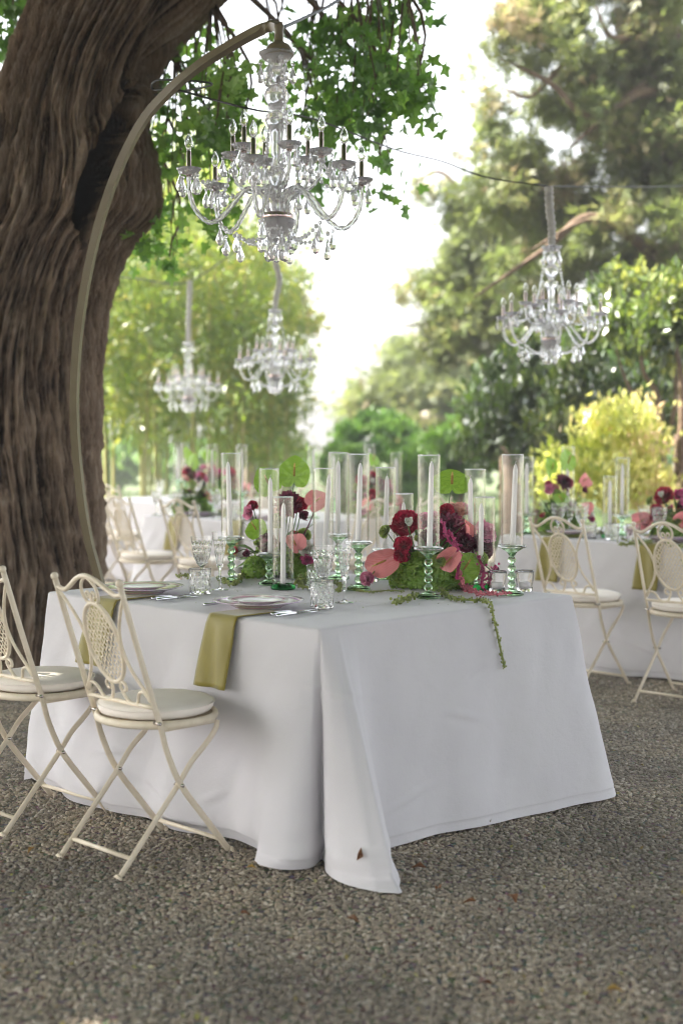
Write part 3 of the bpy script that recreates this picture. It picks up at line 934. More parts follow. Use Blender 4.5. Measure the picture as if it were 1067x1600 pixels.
pairs1 = [((0,1.58),(-.09,1.62)), ((0,1.40),(-.12,1.42)), ((0,1.2),(-.20,1.2)), ((0,.97),(-.19,.97)), ((0,.8),(-.125,.8)), ((0,.62),(-.175,.62)), ((0,.47),(-.12,.48)), ((0,.34),(-.08,.36)),
          ((0,.22),(-.12,.22)), ((0,.13),(-.185,.11)), ((0,.07),(-.175,.0)), ((0,.028),(-.105,-.055)), ((0,0),(.0,-.02)), ((.012,0),(-.085,-.115)), ((.03,0),(-.12,-.22)), ((.05,0),(-.105,-.32)),
          ((.07,0),(-.078,-.365)), ((.08,0),(-.05,-.388)), ((.092,0),(-.012,-.345)), ((.12,0),(.06,-.275)), ((.17,0),(.12,-.14)), ((.23,0),(.20,-.075)), ((.36,0),(.35,-.085)), ((.55,0),(.55,-.10)), ((.8,0),(.81,-.15)), ((1.05,0),(1.07,-.19)),
          ((1.25,0),(1.28,-.235)), ((1.36,0),(1.385,-.21)), ((1.40,0),(1.455,-.12)), ((1.40,.2),(1.50,.18)), ((1.40,.6),(1.48,.6)), ((1.40,1.1),(1.52,1.1)), ((1.40,1.5),(1.50,1.5)), ((1.40,1.58),(1.54,1.70)),
          ((1.2,1.58),(1.22,1.70)), ((.8,1.58),(.8,1.66)), ((.4,1.58),(.4,1.71)), ((.12,1.58),(.08,1.68))]
table_obj(T1, 'square banquet table hidden under the nearest floor-length white cloth')
cloth_obj(T1, pairs1, 'nearest floor-length white linen tablecloth with a big folded corner on the gravel', tuck=lambda a, b: .30 if a < .001 and b > .15 else (-.03 if a + b < .13 else 0), fold_at=1.62)
def pairs_for(A, B, seed):
    r = np.random.default_rng(seed)
    ps = []
    def side(p, q, nrm, L):
        k = 6
        for i in range(k):
            f = (i + .5) / k
            t_ = np.array(p) + (np.array(q) - np.array(p)) * f
            ps.append((tuple(t_), tuple(t_ + np.array(nrm) * r.uniform(.06, .19))))
    cs = [((0,B),(-.1,B+.1)), ((0,0),(-.2,-.2)), ((A,0),(A+.16,-.14)), ((A,B),(A+.12,B+.12))]
    nr = [(-1,0),(0,-1),(1,0),(0,1)]
    for i in range(4):
        c = cs[i]; d = cs[(i+1) % 4]
        ps.append(c)
        side(c[0], d[0], nr[i], 1)
    return ps
T2 = Frame(np.array((1.0, 9.0)) - V2 * 1.7, 1.4, 1.7)
T3 = Frame((-.45, 10.1), 1.4, 1.58)
T4 = Frame((-1.45, 13.0), 1.4, 1.58)
for fr, lab, lab2, sd_ in ((T2, 'white tablecloth of the right-hand table, an olive napkin hanging over its edge', 'banquet table under the white cloth at the right edge', 3),
                      (T3, 'blurred white tablecloth of the middle far table, chairs along its left side', 'banquet table under the white cloth of the middle far table', 4),
                      (T4, 'white tablecloth of the farthest table, in front of the bamboo grove', 'banquet table under the white cloth of the farthest table', 5)):
    table_obj(fr, lab2)
    cloth_obj(fr, pairs_for(fr.A, fr.B, sd_), lab, tuck=lambda a, b: .15, seed=sd_)

# ------------------------------------------------------------------ chairs
def chair_proto(label):
    t = thing('bistro_chair', label, 'chair', (0, 0, 0), 0, 'cream metal bistro chairs around the tables')
    W = .178
    X = (1, 0, 0)
    back = [(0,.0,.93),(0,.075,.70),(0,.15,.48),(0,.18,.38),(0,.237,.262),(0,.34,.13),(0,.44,.006)]
    front = [(0,.0,.006),(0,.12,.135),(0,.237,.262),(0,.29,.325),(0,.35,.375),(0,.395,.42),(0,.405,.452)]
    for s in (-1, 1):
        b = smooth(np.array(back) + (s * W, 0, 0), 6)
        m = MB().tube(b, .0115, 8, ref=X, flat=.5)
        m.sphere((s*W, -.003, .94), .0135, 10, 6)
        o = m.build('back_leg', CREAM, t)
        f = MB().tube([(s*W, .44, .004), (s*W, .45, .0)], .016, 8).build('foot_pad', CREAM, o)
        fr_ = smooth(np.array(front) + (s * (W - .015), 0, 0), 6)
        o = MB().tube(fr_, .0115, 8, ref=X, flat=.5).build('front_leg', CREAM, t)
        MB().tube([(s*(W-.015), -.008, .0), (s*(W-.015), 0, .005)], .016, 8).build('foot_pad', CREAM, o)
        m = MB()
        m.tube([(s*(W+.012), .237, .262), (s*(W-.03), .237, .262)], .006, 8)
        m.tube([(s*(W+.012), .145, .478), (s*(W-.02), .145, .478)], .006, 8)
        m.build('rivet', CHROME, t)
    MB().tube([(-W+.015, .047, .055), (W-.015, .047, .055)], .0075, 8).build('stretcher', CREAM, t)
    MB().tube([(-W, .40, .052), (W, .40, .052)], .0075, 8).build('stretcher', CREAM, t)
    # seat ring, side brackets, woven base, cushion
    sc = np.array((0, .275, .468))
    ring = [sc + (.202*math.cos(a), .195*math.sin(a), 0) for a in np.linspace(0, 2*math.pi, 40, endpoint=False)]
    m = MB().tube(ring, .011, 8, closed=True, ref=(0,0,1), flat=1.25)
    m.build('seat_ring', CREAM, t)
    m = MB()
    for s in (-1, 1):
        m.box((s*W-.004, .15, .448), (s*W+.004, .38, .466))
    m.build('seat_bracket', CREAM, t)
    m = MB().lathe([(0, .474), (.19, .474), (.192, .467), (.19, .462), (0, .462)], 36, (0, .275, 0))
    m.build('woven_seat', RUSH, t)
    pr = [(0, .480), (.17, .480), (.186, .485), (.193, .497), (.194, .508), (.1925, .5125), (.187, .5185), (.165, .524), (.1, .527), (0, .527)]
    m = MB().lathe(pr, 48, (0, .275, 0), mod=lambda a, f, z: 1 + .01*np.cos(3*a+1)+.006*np.cos(7*a))
    cu = m.build('seat_cushion', CUSHION, t)
    pp = [np.array((.1945*math.cos(a), .275+.1945*math.sin(a), .511)) for a in np.linspace(0, 2*math.pi, 48, endpoint=False)]
    MB().tube(pp, .003, 6, closed=True).build('piping', CUSHION, cu)
    # the back: everything lies on the slanted plane of the posts
    def q(x, z): return (x, (.93 - z) * .3275, z)
    def qs(L): return np.array([q(x, z) for x, z in L])
    MB().tube(smooth(qs([(-W,.905),(-.14,.898),(-.10,.915),(-.05,.942),(0,.953),(.05,.942),(.10,.915),(.14,.898),(W,.905)]), 6), .0085, 8).build('top_rail', CREAM, t)
    MB().tube(smooth(qs([(-W,.53),(0,.53),(W,.53)]), 4), .0075, 8).build('lower_rail', CREAM, t)
    for s in (-1, 1):
        MB().tube(smooth(qs([(s*W,.895),(s*.15,.86),(s*.108,.79),(s*.092,.725),(s*.105,.66),(s*.14,.60),(s*W,.555)]), 6), .006, 7).build('side_rod', CREAM, t)
    heart = [(-.004,.862),(-.03,.868),(-.042,.895),(-.034,.925),(0,.948),(.034,.925),(.042,.895),(.03,.868),(.004,.862)]
    m = MB().tube(smooth(qs(heart), 6), .0055, 7)
    for s in (-1, 1):
        m.tube(smooth(qs([(s*.004,.862),(s*.004,.885),(s*.012,.90),(s*.022,.895),(s*.022,.882),(s*.014,.88)]), 5), .0045, 6)
    m.build('heart_scroll', CREAM, t)
    m = MB()
    for s in (-1, 1):
        m.tube(smooth(qs([(s*(W-.01),.55),(s*.145,.578),(s*.115,.57),(s*.09,.535),(s*.05,.534),(s*.03,.56),(s*.022,.585),(s*.035,.602),(s*.052,.592),(s*.05,.575),(s*.038,.572)]), 5), .0058, 7)
    m.build('lower_scroll', CREAM, t)
    a_, b_ = .088, .132
    oc = .73
    ov = smooth(qs([(a_*math.cos(a), oc + b_*math.sin(a)) for a in np.linspace(0, 2*math.pi, 28, endpoint=False)]), 2, True)
    med = MB().tube(ov, .0078, 8, closed=True).build('medallion_frame', CREAM, t)
    m = MB()
    # pierced lattice: wavy ribbons crossing both ways inside the oval
    for fam in (0, 1):
        for k in np.linspace(-1.25, 1.25, 17):
            pts_ = []
            for v in np.linspace(-1.3, 1.3, 40):
                wob = .05 * math.sin(v * 24 + (math.pi if int(round(k*10)) % 2 else 0))
                x, z = (v + k + wob, v - k) if fam == 0 else (v + k, k - v + wob)
                x, z = x * .72, z * .72
                if x*x + z*z < .97:
                    pts_.append((x * a_, oc + z * b_))
                elif len(pts_) > 1:
                    break
                else:
                    pts_ = []
            if len(pts_) > 2:
                m.tube(qs(pts_) + (0, .001 * (2*fam-1), 0), .0032, 4, ref=(0,1,0), flat=.45)
    m.build('lattice', CREAM, med, smooth=False)
    return t
ch1 = (-.816, 4.545)
chair = chair_proto('nearest cream metal bistro chair, whole in view at the corner of the front table')
def place(n, c, rz, lab):
    o = copy_tree(chair, (c[0], c[1], 0), rz, lab)
    return o
chair.location = (ch1[0], ch1[1], 0); chair.rotation_euler = (0, 0, ROT_U)
c2 = np.array(ch1) + V2 * .68
place(1, c2, ROT_U + .03, 'cream bistro chair cut by the left edge of the picture, beside the nearest chair')
place(2, (1.175, 7.78), ROT_U - .02, 'cream bistro chair at the right-hand table, partly hidden by the front tablecloth')
place(3, (1.657, 7.30), ROT_U + .04, 'cream bistro chair at the right edge, facing the table with the red flowers')
def side_l(fr, b, off=.59): return fr.N + V2 * b - U2 * off
def side_r(fr, a, off=.59): return fr.N + U2 * a - V2 * off
place(4, side_l(T3, .40), ROT_U + .05, 'blurred cream chair nearest the front table along the left side of the middle far table')
place(5, side_l(T3, 1.12), ROT_U - .04, 'blurred cream chair next to the arch pole, left of the middle far table')
place(6, side_r(T3, .40), ROT_V, 'cream chair at the middle far table, seen through the front candle glasses')
place(7, side_r(T3, 1.02), ROT_V + .05, 'cream chair behind the right flower bowl, on the right side of the middle far table')
place(8, side_l(T4, .35), ROT_U, 'far cream chair beside the tree trunk, at the farthest table')
place(9, side_l(T4, 1.0), ROT_U, 'far cream chair half hidden by the tree trunk at the farthest table')
place(11, side_r(T4, 1.1), ROT_V - .04, 'far cream chair at the right end of the farthest table')
place(10, side_r(T4, .5), ROT_V, 'far cream chair on the near right side of the farthest table')

# ------------------------------------------------------------------ table ware
def wt(px, py, z=TH + .002):
    p = P(px, py, TH)
    return np.array((p[0], p[1], z))
def stick_meshes(kind):
    """green pressed glass candlestick: foot, beads, flared cup; clear drip plate"""
    if kind == 'low':
        prof = [(0,0),(.049,0),(.051,.004),(.050,.012),(.046,.016),(.044,.021),(0,.021)]
        top_ = .021
    else:
        nb = 4 if kind == 'tall' else 2
        prof = [(0,0),(.046,0),(.048,.004),(.046,.010),(.036,.014),(.022,.018),(.014,.024)]
        z = .026
        for k in range(nb):
            rb = .0165
            for a in np.linspace(-1.15, 1.15, 9):
                prof.append((rb * math.cos(a), z + rb * .92 + rb * .92 * math.sin(a) / math.sin(1.15)))
            z += rb * 1.84 + .002
        prof += [(.012, z), (.015, z+.006), (.022, z+.014), (.034, z+.022), (.043, z+.028), (.043, z+.031), (0, z+.031)]
        top_ = z + .031
    b = MB().lathe(prof, 28)
    pl = MB().lathe([(0, top_), (.054, top_), (.057, top_+.003), (.057, top_+.008), (.054, top_+.011), (.050, top_+.009), (0, top_+.009)], 36,
                    mod=lambda a, f, z: 1 + .012*np.cos(30*a))
    return b.mesh('candlestick', DARKG if kind == 'low' else GREENG), (pl.mesh('drip_plate', GLASS) if kind != 'low' else None), top_ + (.011 if kind != 'low' else .001)
STK = {k: stick_meshes(k) for k in ('tall', 'medium', 'low')}
CH = .355
RIM = MB().tube([(.042*math.cos(a), .042*math.sin(a), CH) for a in np.linspace(0, 2*math.pi, 48, endpoint=False)], .0017, 6, closed=True, ref=(0,0,1)).mesh('rim', CRYST)
ro, ri = .0435, .0405
E_ = .0004
CYL = MB().lathe([(ri, E_), (ri+E_, 0), (ro-E_, 0), (ro, E_), (ro, E_*2), (ro, CH/2), (ro, CH-E_*2), (ro, CH-E_), (ro-E_, CH), (ri+E_, CH), (ri, CH-E_), (ri, CH-E_*2), (ri, CH/2), (ri, E_*2), (ri, E_)], 48).mesh('glass_cylinder', THIN)
def candle_mesh(h):
    m = MB().lathe([(0,0),(.0112,0),(.0114,.01),(.0108,h*.5),(.0095,h-.03),(.0088,h-.022),(.006,h-.008),(.002,h),(0,h)], 16)
    return m.mesh('taper_candle', WAX)
CAN = [candle_mesh(.318), candle_mesh(.33)]
WK = MB().tube([(0,0,-.004),(0,0,.006),(.002,0,.012)], .001, 5).mesh('wick', WICK)
def candle_set(pos, kind, labs, cdx=0.0, tilt=0.0, grp=''):
    me, pl, zt = STK[kind]
    st = link('candlestick', me, None, pos)
    tag(st, labs[0], 'candlestick', 'green glass candlesticks')
    if pl:
        link('drip_plate', pl, st)
    cy = link('glass_cylinder', CYL, None, (pos[0], pos[1], pos[2] + zt))
    tag(cy, labs[1], 'candle glass', 'clear glass cylinders around the candles')
    link('rim', RIM, cy)
    k = rng.integers(0, 2)
    ca = link('taper_candle', CAN[k], None, (pos[0] + cdx, pos[1], pos[2] + zt + .001), (0, tilt, 0))
    tag(ca, labs[2], 'candle', 'white taper candles')
    link('wick', WK, ca, (0, 0, (.318, .33)[k]))
def labs(where, kind):
    k = {'tall': 'tall beaded green glass candlestick', 'medium': 'shorter green glass candlestick', 'low': 'low flat green candle foot'}[kind]
    return (f'{k} {where}', f'clear glass cylinder around candle {where}', f'white taper candle {where}')
sets = [((362,911),'tall',"leftmost on the front table, by the flute",-.004,-.03), ((421,914),'medium','before the left bouquet, under the green spathe',.005,.0),
        ((442.5,921),'low','standing low before the left bouquet',-.001,.01), ((505,911),'medium','behind the front goblet',.006,.06), ((529,905),'tall','left of the close pair, right of the left bouquet',-.002,.0),
        ((560,922),'tall','right of the close pair, between the bouquets',-.002,.03), ((602,905),'medium','behind the pink spathe between bouquets',.0,.02), ((630,908),'low','half hidden behind the red carnations',.0,.0),
        ((669,935),'tall','before the right bouquet, nearest the table edge',.004,.02), ((741,917),'medium','right behind the right bouquet',-.016,-.01), ((756,922),'low','low down behind the right bouquet',-.014,.0),
        ((799,930),'tall','at the right end of the front table, by the votives',.002,.03)]
for (px, py), kind, where, dx, tl in sets:
    candle_set(wt(px, py), kind, labs(where, kind), dx, tl)

def cutmod(nf, amp, z0, z1, nz):
    def f(a, t, z):
        if z < z0 or z > z1:
            return 1.0
        u = (z - z0) / (z1 - z0)
        k = np.abs(np.sin(nf * a / 2 + u * nz)) * np.abs(np.sin(nf * a / 2 - u * nz))
        return 1 - amp * (1 - k)
    return f
def dense(prof, n=5):
    o = []
    for (a, b), (c, d) in zip(prof[:-1], prof[1:]):
        k = max(1, int(math.hypot(c-a, d-b) / .006))
        for i in range(k):
            o.append((a + (c-a)*i/k, b + (d-b)*i/k))
    o.append(prof[-1])
    return o
TUMB = MB().lathe(dense([(0,0),(.040,0),(.043,.004),(.045,.10),(.0435,.102),(.0415,.10),(.039,.014),(0,.012)]), 36, mod=cutmod(12, .07, .006, .085, 6)).mesh('tumbler', CUT, smooth=False)
GOB = MB().lathe(dense([(0,0),(.036,0),(.037,.003),(.018,.008),(.006,.014),(.0055,.05),(.009,.058),(.0055,.066),(.008,.082),(.022,.095),(.036,.125),(.043,.17),(.046,.208),(.0445,.2085),(.0415,.17),(.034,.127),(.018,.10),(0,.094)]), 36, mod=cutmod(12, .09, .095, .185, 6)).mesh('goblet', CUT, smooth=False)
FLU = MB().lathe(dense([(0,0),(.034,0),(.035,.003),(.014,.007),(.0055,.014),(.005,.045),(.009,.052),(.005,.06),(.006,.085),(.013,.10),(.021,.15),(.028,.20),(.032,.238),(.0305,.2385),(.0265,.20),(.0195,.152),(.010,.106),(0,.10)]), 30, mod=cutmod(10, .10, .10, .205, 5)).mesh('flute', CUT, smooth=False)
VOT = MB().lathe(dense([(0,0),(.030,0),(.031,.003),(.038,.07),(.040,.083),(.0385,.0835),(.035,.07),(.028,.012),(0,.010)]), 48, mod=lambda a, t, z: 1 + .018*np.cos(24*a + z*60)).mesh('votive_glass', GLASS)
VOTC = MB().lathe([(0,.013),(.022,.013),(.023,.035),(.02,.037),(0,.036)], 20).mesh('tealight', WAX)
def ware(me, name, cat, pos, lab, grp):
    o = link(name, me, None, pos, (0, 0, rng.uniform(0, 6)))
    tag(o, lab, cat, grp)
    return o
def votive(pos, lab):
    o = ware(VOT, 'votive_glass', 'votive', pos, lab, 'ribbed glass votives')
    link('tealight', VOTC, o)
ware(TUMB, 'tumbler', 'glass', wt(313,929), 'cut crystal tumbler in front of the left goblet', 'cut crystal tumblers')
ware(TUMB, 'tumbler', 'glass', wt(503,951), 'cut crystal tumbler in front of the corner goblet', 'cut crystal tumblers')
ware(GOB, 'goblet', 'glass', wt(316,917), 'cut crystal wine goblet beside the leftmost candle', 'cut crystal goblets')
ware(GOB, 'goblet', 'glass', wt(505,938), 'cut crystal wine goblet nearest the table corner', 'cut crystal goblets')
ware(FLU, 'flute', 'glass', wt(344,923), 'slim crystal flute between left goblet and leftmost candle', 'crystal flutes')
ware(FLU, 'flute', 'glass', wt(538,943), 'slim crystal flute right of the corner goblet', 'crystal flutes')
votive(wt(776,925), 'ribbed clear votive left behind the rightmost candlestick')
votive(wt(819,924), 'ribbed clear votive at the far right end of the front table')
votive(wt(580,909), 'ribbed clear votive between the two bouquets, behind the pink spathe')
votive(wt(372,899), 'ribbed clear votive right behind the leftmost candlestick')
ware(TUMB, 'tumbler', 'glass', wt(408,897), 'crystal tumbler on the far side of the left bouquet', 'cut crystal tumblers')
ware(TUMB, 'tumbler', 'glass', wt(496,922), 'tumbler between the corner goblet and the left bouquet', 'cut crystal tumblers')

# plates
def plate_material():
    m, n, l = new_mat('purple_rim_porcelain')
    p = n.new('ShaderNodeBsdfPrincipled')
    p.inputs['Roughness'].default_value = 0.1
    tc = n.new('ShaderNodeTexCoord')
    sx = n.new('ShaderNodeSeparateXYZ'); l.new(tc.outputs['Object'], sx.inputs[0])
    ln = n.new('ShaderNodeVectorMath'); ln.operation = 'LENGTH'
    mp = n.new('ShaderNodeMapping'); mp.inputs['Scale'].default_value = (1, 1, 0); l.new(tc.outputs['Object'], mp.inputs[0])
    l.new(mp.outputs[0], ln.inputs[0])
    nz = tex_noise(n, l, 22, 3)
    ma = n.new('ShaderNodeMath'); ma.operation = 'MULTIPLY_ADD'; l.new(nz, ma.inputs[0]); ma.inputs[1].default_value = .02; l.new(ln.outputs['Value'], ma.inputs[2])
    c = ramp(n, l, ma.outputs[0], [(0, (.8,.78,.78)), (.098, (.8,.77,.78)), (.104, (.55,.2,.36)), (.109, (.75,.5,.6)), (.117, (.8,.77,.78)), (.145, (.79,.75,.79)), (.152, (.36,.12,.42)), (.158, (.5,.25,.55)), (.163, (.8,.76,.8)), (.174, (.8,.77,.8)), (.178, (.35,.14,.4))])
    for e in c.node.color_ramp.elements:
        pass
    l.new(c, p.inputs['Base Color'])
    out(n, l, p.outputs[0])
    return m
PLM = plate_material()
PLATE = MB().lathe([(0,0),(.085,0),(.09,.004),(.11,.012),(.15,.022),(.165,.026),(.166,.0285),(.15,.0265),(.11,.017),(.09,.010),(0,.009)], 64).mesh('plate', PLM)
SIDEP = MB().lathe([(0,.011),(.06,.011),(.075,.016),(.11,.027),(.112,.029),(.075,.0195),(.06,.015),(0,.015)], 48).mesh('side_plate', PLM)
def plate(fr, a, b, lab):
    pos = fr.w(a, b, TH + .0075)
    o = ware(PLATE, 'dinner_plate', 'plate', pos, lab, 'purple rimmed plates')
    s_ = link('salad_plate', SIDEP, None, (pos[0], pos[1], pos[2] + .004))
    tag(s_, lab.replace('dinner plate', 'salad plate on dinner plate').replace('purple rimmed', 'small purple'), 'plate', 'small plates on the dinner plates')
plate(T1, .215, .54, 'purple rimmed dinner plate near the corner, on the front napkin')
plate(T1, .205, 1.22, 'purple rimmed dinner plate behind the chair back')
# napkins
def napkin(fr, b, w, drop, lab, hemoff, skew=0.0, a_in=.2):
    rows = []
    path = [(a, TH + .004) for a in np.linspace(a_in, .01, 8)] + [(-.004, TH + .002), (-.0125, TH - .012)]
    for d in np.linspace(.03, drop, 14):
        path.append((-.014 - hemoff * d, TH - d))
    na = 12
    for i, (a, z) in enumerate(path):
        row = []
        for j in range(na + 1):
            f = j / na - .5
            wob = .009 * math.sin(f * 8 + i * .22) * (.4 + .6 * math.cos(f * 3)) * (z < TH - .02) * min(1, (TH - z) / .1)
            ww = w * (1 + .12 * max(0, TH - z) / drop)
            p = fr.w(a - wob - .001, b + f * ww + skew * max(0, TH - z), z)
            row.append(p)
        rows.append(row)
    rows = np.array(rows)
    base = fr.w(0, b, TH)
    o = MB().grid(rows - base).build('napkin', SATIN, None, loc=base)
    md = o.modifiers.new('thick', 'SOLIDIFY'); md.thickness = .003; md.offset = 1
    tag(o, lab, 'napkin', 'olive satin napkins')
napkin(T1, .475, .15, .245, 'olive satin napkin hanging from under the front plate beside the folded corner', .20, skew=.03)
napkin(T1, 1.17, .15, .24, 'olive satin napkin hanging behind the back of the nearest chair', .30)
napkin(T2, 1.7 - 1.12, .15, .26, 'olive napkin hanging over the edge of the right-hand table between two chairs', .22)
napkin(T3, .45, .14, .25, 'blurred olive napkin on the left side of the middle far table, nearer one', .22)
napkin(T3, 1.15, .14, .25, 'blurred olive napkin on the left side of the middle far table, by its far corner', .22)
napkin(T2, 1.7 - .42, .15, .26, 'olive napkin showing behind the rightmost candlestick, on the right-hand table', .22)
# cutlery lies along u
def knife_mesh():
    m = MB()
    m.tube([(0,0,.006),(0,.02,.007),(0,.085,.007),(0,.10,.006)], [.006,.0075,.006,.005], 8, ref=(1,0,0), flat=1.0)
    m.add([(-.008,.10,.004),(.006,.10,.004),(.009,.16,.004),(.004,.21,.004),(-.004,.215,.004),(-.008,.16,.004),(-.008,.10,.0065),(.006,.10,.005),(.009,.16,.005),(.004,.21,.005),(-.004,.215,.0055),(-.008,.16,.0065)],
          [(0,5,4,3,2,1),(6,7,8,9,10,11)] + [(i,(i+1)%6,6+(i+1)%6,6+i) for i in range(6)])
    return m.mesh('knife', SILVER)
def fork_mesh():
    m = MB()
    m.tube([(0,0,.005),(0,.02,.005),(0,.09,.005),(0,.13,.008),(0,.145,.006)], [.006,.007,.004,.0035,.011], 8, ref=(1,0,0), flat=1.0)
    for k in (-1, -.33, .33, 1):
        m.tube([(k*.009,.145,.006),(k*.01,.17,.004),(k*.009,.20,.008)], [.002,.0018,.001], 5)
    return m.mesh('fork', SILVER)
KN, FK = knife_mesh(), fork_mesh()
def cut(me, name, fr, a, b, lab, rz=0):
    o = link(name, me, None, fr.w(a, b, TH + .003), (0, 0, ROT_U + rz)); tag(o, lab, name, 'silver cutlery')
cut(KN, 'knife', T1, .10, .345, 'silver knife right of the front plate, nearer the plate')
cut(KN, 'knife', T1, .085, .30, 'silver knife right of the front plate, by the tumbler', .03)
cut(FK, 'fork', T1, .12, .735, 'silver fork left of the front plate')
cut(KN, 'knife', T1, .10, 1.02, 'silver knife between the two plates')
cut(KN, 'knife', T1, .09, .975, 'second silver knife between the two plates, nearer the fork', -.03)
cut(FK, 'fork', T1, .12, 1.42, 'silver fork beyond the plate behind the chair')

# ------------------------------------------------------------------ flowers
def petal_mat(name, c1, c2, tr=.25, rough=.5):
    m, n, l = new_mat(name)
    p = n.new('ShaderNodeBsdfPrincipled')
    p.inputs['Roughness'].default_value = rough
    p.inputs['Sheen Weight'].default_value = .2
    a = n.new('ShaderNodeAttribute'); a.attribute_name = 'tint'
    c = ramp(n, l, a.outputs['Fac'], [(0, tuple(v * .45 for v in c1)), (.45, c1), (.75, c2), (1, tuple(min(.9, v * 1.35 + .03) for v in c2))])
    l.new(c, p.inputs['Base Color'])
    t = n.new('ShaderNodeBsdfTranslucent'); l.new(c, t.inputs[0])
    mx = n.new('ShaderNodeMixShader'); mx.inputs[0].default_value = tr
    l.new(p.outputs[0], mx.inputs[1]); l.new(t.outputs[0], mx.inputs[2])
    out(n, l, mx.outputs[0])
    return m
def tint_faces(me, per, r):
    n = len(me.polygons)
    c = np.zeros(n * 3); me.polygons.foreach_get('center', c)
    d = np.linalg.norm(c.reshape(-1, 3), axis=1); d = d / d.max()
    t = .15 + .55 * d + r.normal(0, .16, n // per + 1)[np.arange(n) // per] + r.normal(0, .05, n)  # dark heart and lighter edges painted in to deepen weak petal shading
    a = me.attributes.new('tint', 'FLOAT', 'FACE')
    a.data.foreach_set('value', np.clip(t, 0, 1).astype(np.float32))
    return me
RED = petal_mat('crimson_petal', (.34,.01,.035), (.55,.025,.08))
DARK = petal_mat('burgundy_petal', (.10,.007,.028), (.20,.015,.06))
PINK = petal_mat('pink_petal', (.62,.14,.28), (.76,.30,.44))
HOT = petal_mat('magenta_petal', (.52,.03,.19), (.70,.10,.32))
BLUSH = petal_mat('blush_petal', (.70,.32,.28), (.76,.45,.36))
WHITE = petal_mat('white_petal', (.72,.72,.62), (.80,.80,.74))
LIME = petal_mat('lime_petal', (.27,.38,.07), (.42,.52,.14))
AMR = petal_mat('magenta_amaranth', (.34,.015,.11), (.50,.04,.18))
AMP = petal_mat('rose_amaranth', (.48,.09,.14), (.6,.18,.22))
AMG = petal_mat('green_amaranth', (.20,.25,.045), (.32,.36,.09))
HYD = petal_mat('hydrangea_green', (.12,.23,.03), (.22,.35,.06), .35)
HYL = petal_mat('hydrangea_pale', (.17,.28,.045), (.31,.42,.10), .35)
def veined(name, c1, c2, edge, gloss=.25):
    m, n, l = new_mat(name)
    p = n.new('ShaderNodeBsdfPrincipled'); p.inputs['Roughness'].default_value = gloss; p.inputs['Coat Weight'].default_value = .3
    tc = n.new('ShaderNodeTexCoord')
    wv = n.new('ShaderNodeTexWave'); wv.wave_type = 'RINGS'; wv.inputs['Scale'].default_value = 3.2; wv.inputs['Distortion'].default_value = 3; wv.inputs['Detail'].default_value = 2
    l.new(tc.outputs['Generated'], wv.inputs['Vector'])
    c = ramp(n, l, wv.outputs['Fac'], [(.0, c1), (.35, c2), (1, c2)])
    l.new(c, p.inputs['Base Color'])
    l.new(bump(n, l, wv.outputs['Fac'], .2, .004), p.inputs['Normal'])
    t = n.new('ShaderNodeBsdfTranslucent'); l.new(c, t.inputs[0])
    mx = n.new('ShaderNodeMixShader'); mx.inputs[0].default_value = .38
    l.new(p.outputs[0], mx.inputs[1]); l.new(t.outputs[0], mx.inputs[2])
    out(n, l, mx.outputs[0])
    return m
SPG = veined('green_spathe', (.24,.43,.04), (.31,.52,.06), None, .3)
SPP = veined('pink_spathe', (.78,.24,.25), (.84,.33,.33), None)
SPD = petal_mat('spadix_yellow', (.5,.32,.06), (.6,.42,.12))
def carnation(r, n=46):
    """ruffled petals fanned over a dome"""
    m = MB()
    for k in range(n):
        f = (k + .5) / n
        th, ph = k * 2.39996, math.acos(1 - f * .98) * 1.05
        w, L = .34 + r.uniform(-.06, .06), .78 + r.uniform(-.1, .12)
        g_ = []
        for i in range(4):
            row = []
            for j in range(6):
                u, v = i / 3, j / 5 - .5
                ruff = (.09 * math.sin(j * 3.0 + k) * u * u) + r.normal(0, .02) * u
                row.append((v * 2 * w * (.25 + .85 * u), ruff + .1 * u * u, L * u * (1 - .35 * v * v * 2) + (.06 * (j % 2) if i == 3 else 0)))
            g_.append(row)
        M = Matrix.Rotation(th, 3, 'Z') @ Matrix.Rotation(ph, 3, 'X') @ Matrix.Rotation(r.uniform(-.4, .4), 3, 'Z')
        G = np.array(g_).reshape(-1, 3) @ np.array(M).T
        m.grid(G.reshape(4, 6, 3))
    return m
def rose(r, n=16, open_=1.0):
    m = MB()
    for k in range(n):
        f = k / (n - 1)
        th = k * 2.39996
        rad = .10 + .42 * f; tilt = .1 + 1.0 * f * open_
        w, L = .36 + .3 * f, .75 + .1 * f
        g_ = []
        for i in range(5):
            row = []
            for j in range(6):
                u, v = i / 4, j / 5 - .5
                cup = .5 * v * v * 2
                row.append((v * 2 * w * math.sin(min(1, .25 + u * .9) * math.pi * .55), -cup - .12 * math.sin(u * 3), L * u + .04 * math.sin(j * 2 + k) * u))
            g_.append(row)
        M = Matrix.Rotation(th, 3, 'Z') @ Matrix.Translation((0, rad * .5, 0)).to_3x3() @ Matrix.Rotation(-tilt, 3, 'X')
        G = np.array(g_).reshape(-1, 3) @ np.array(M).T + np.array((-math.sin(th), math.cos(th), 0)) * rad * .4
        m.grid(G.reshape(5, 6, 3))
    return m
def dahlia(r, n=60):
    m = MB()
    for k in range(n):
        f = (k + .5) / n
        th, ph = k * 2.39996, .15 + 1.5 * f
        L, w = .55 + .45 * f, .17
        g_ = []
        for i, (u, ww) in enumerate(((0,.3),(.35,.9),(.7,1),(1,.25))):
            g_.append([(-w*ww, .08*u+.05, L*u), (0, .1*u*u-.02, L*u), (w*ww, .08*u+.05, L*u)])
        M = Matrix.Rotation(th, 3, 'Z') @ Matrix.Rotation(-ph, 3, 'X')
        m.grid((np.array(g_).reshape(-1, 3) @ np.array(M).T).reshape(4, 3, 3))
    return m
FM = {}
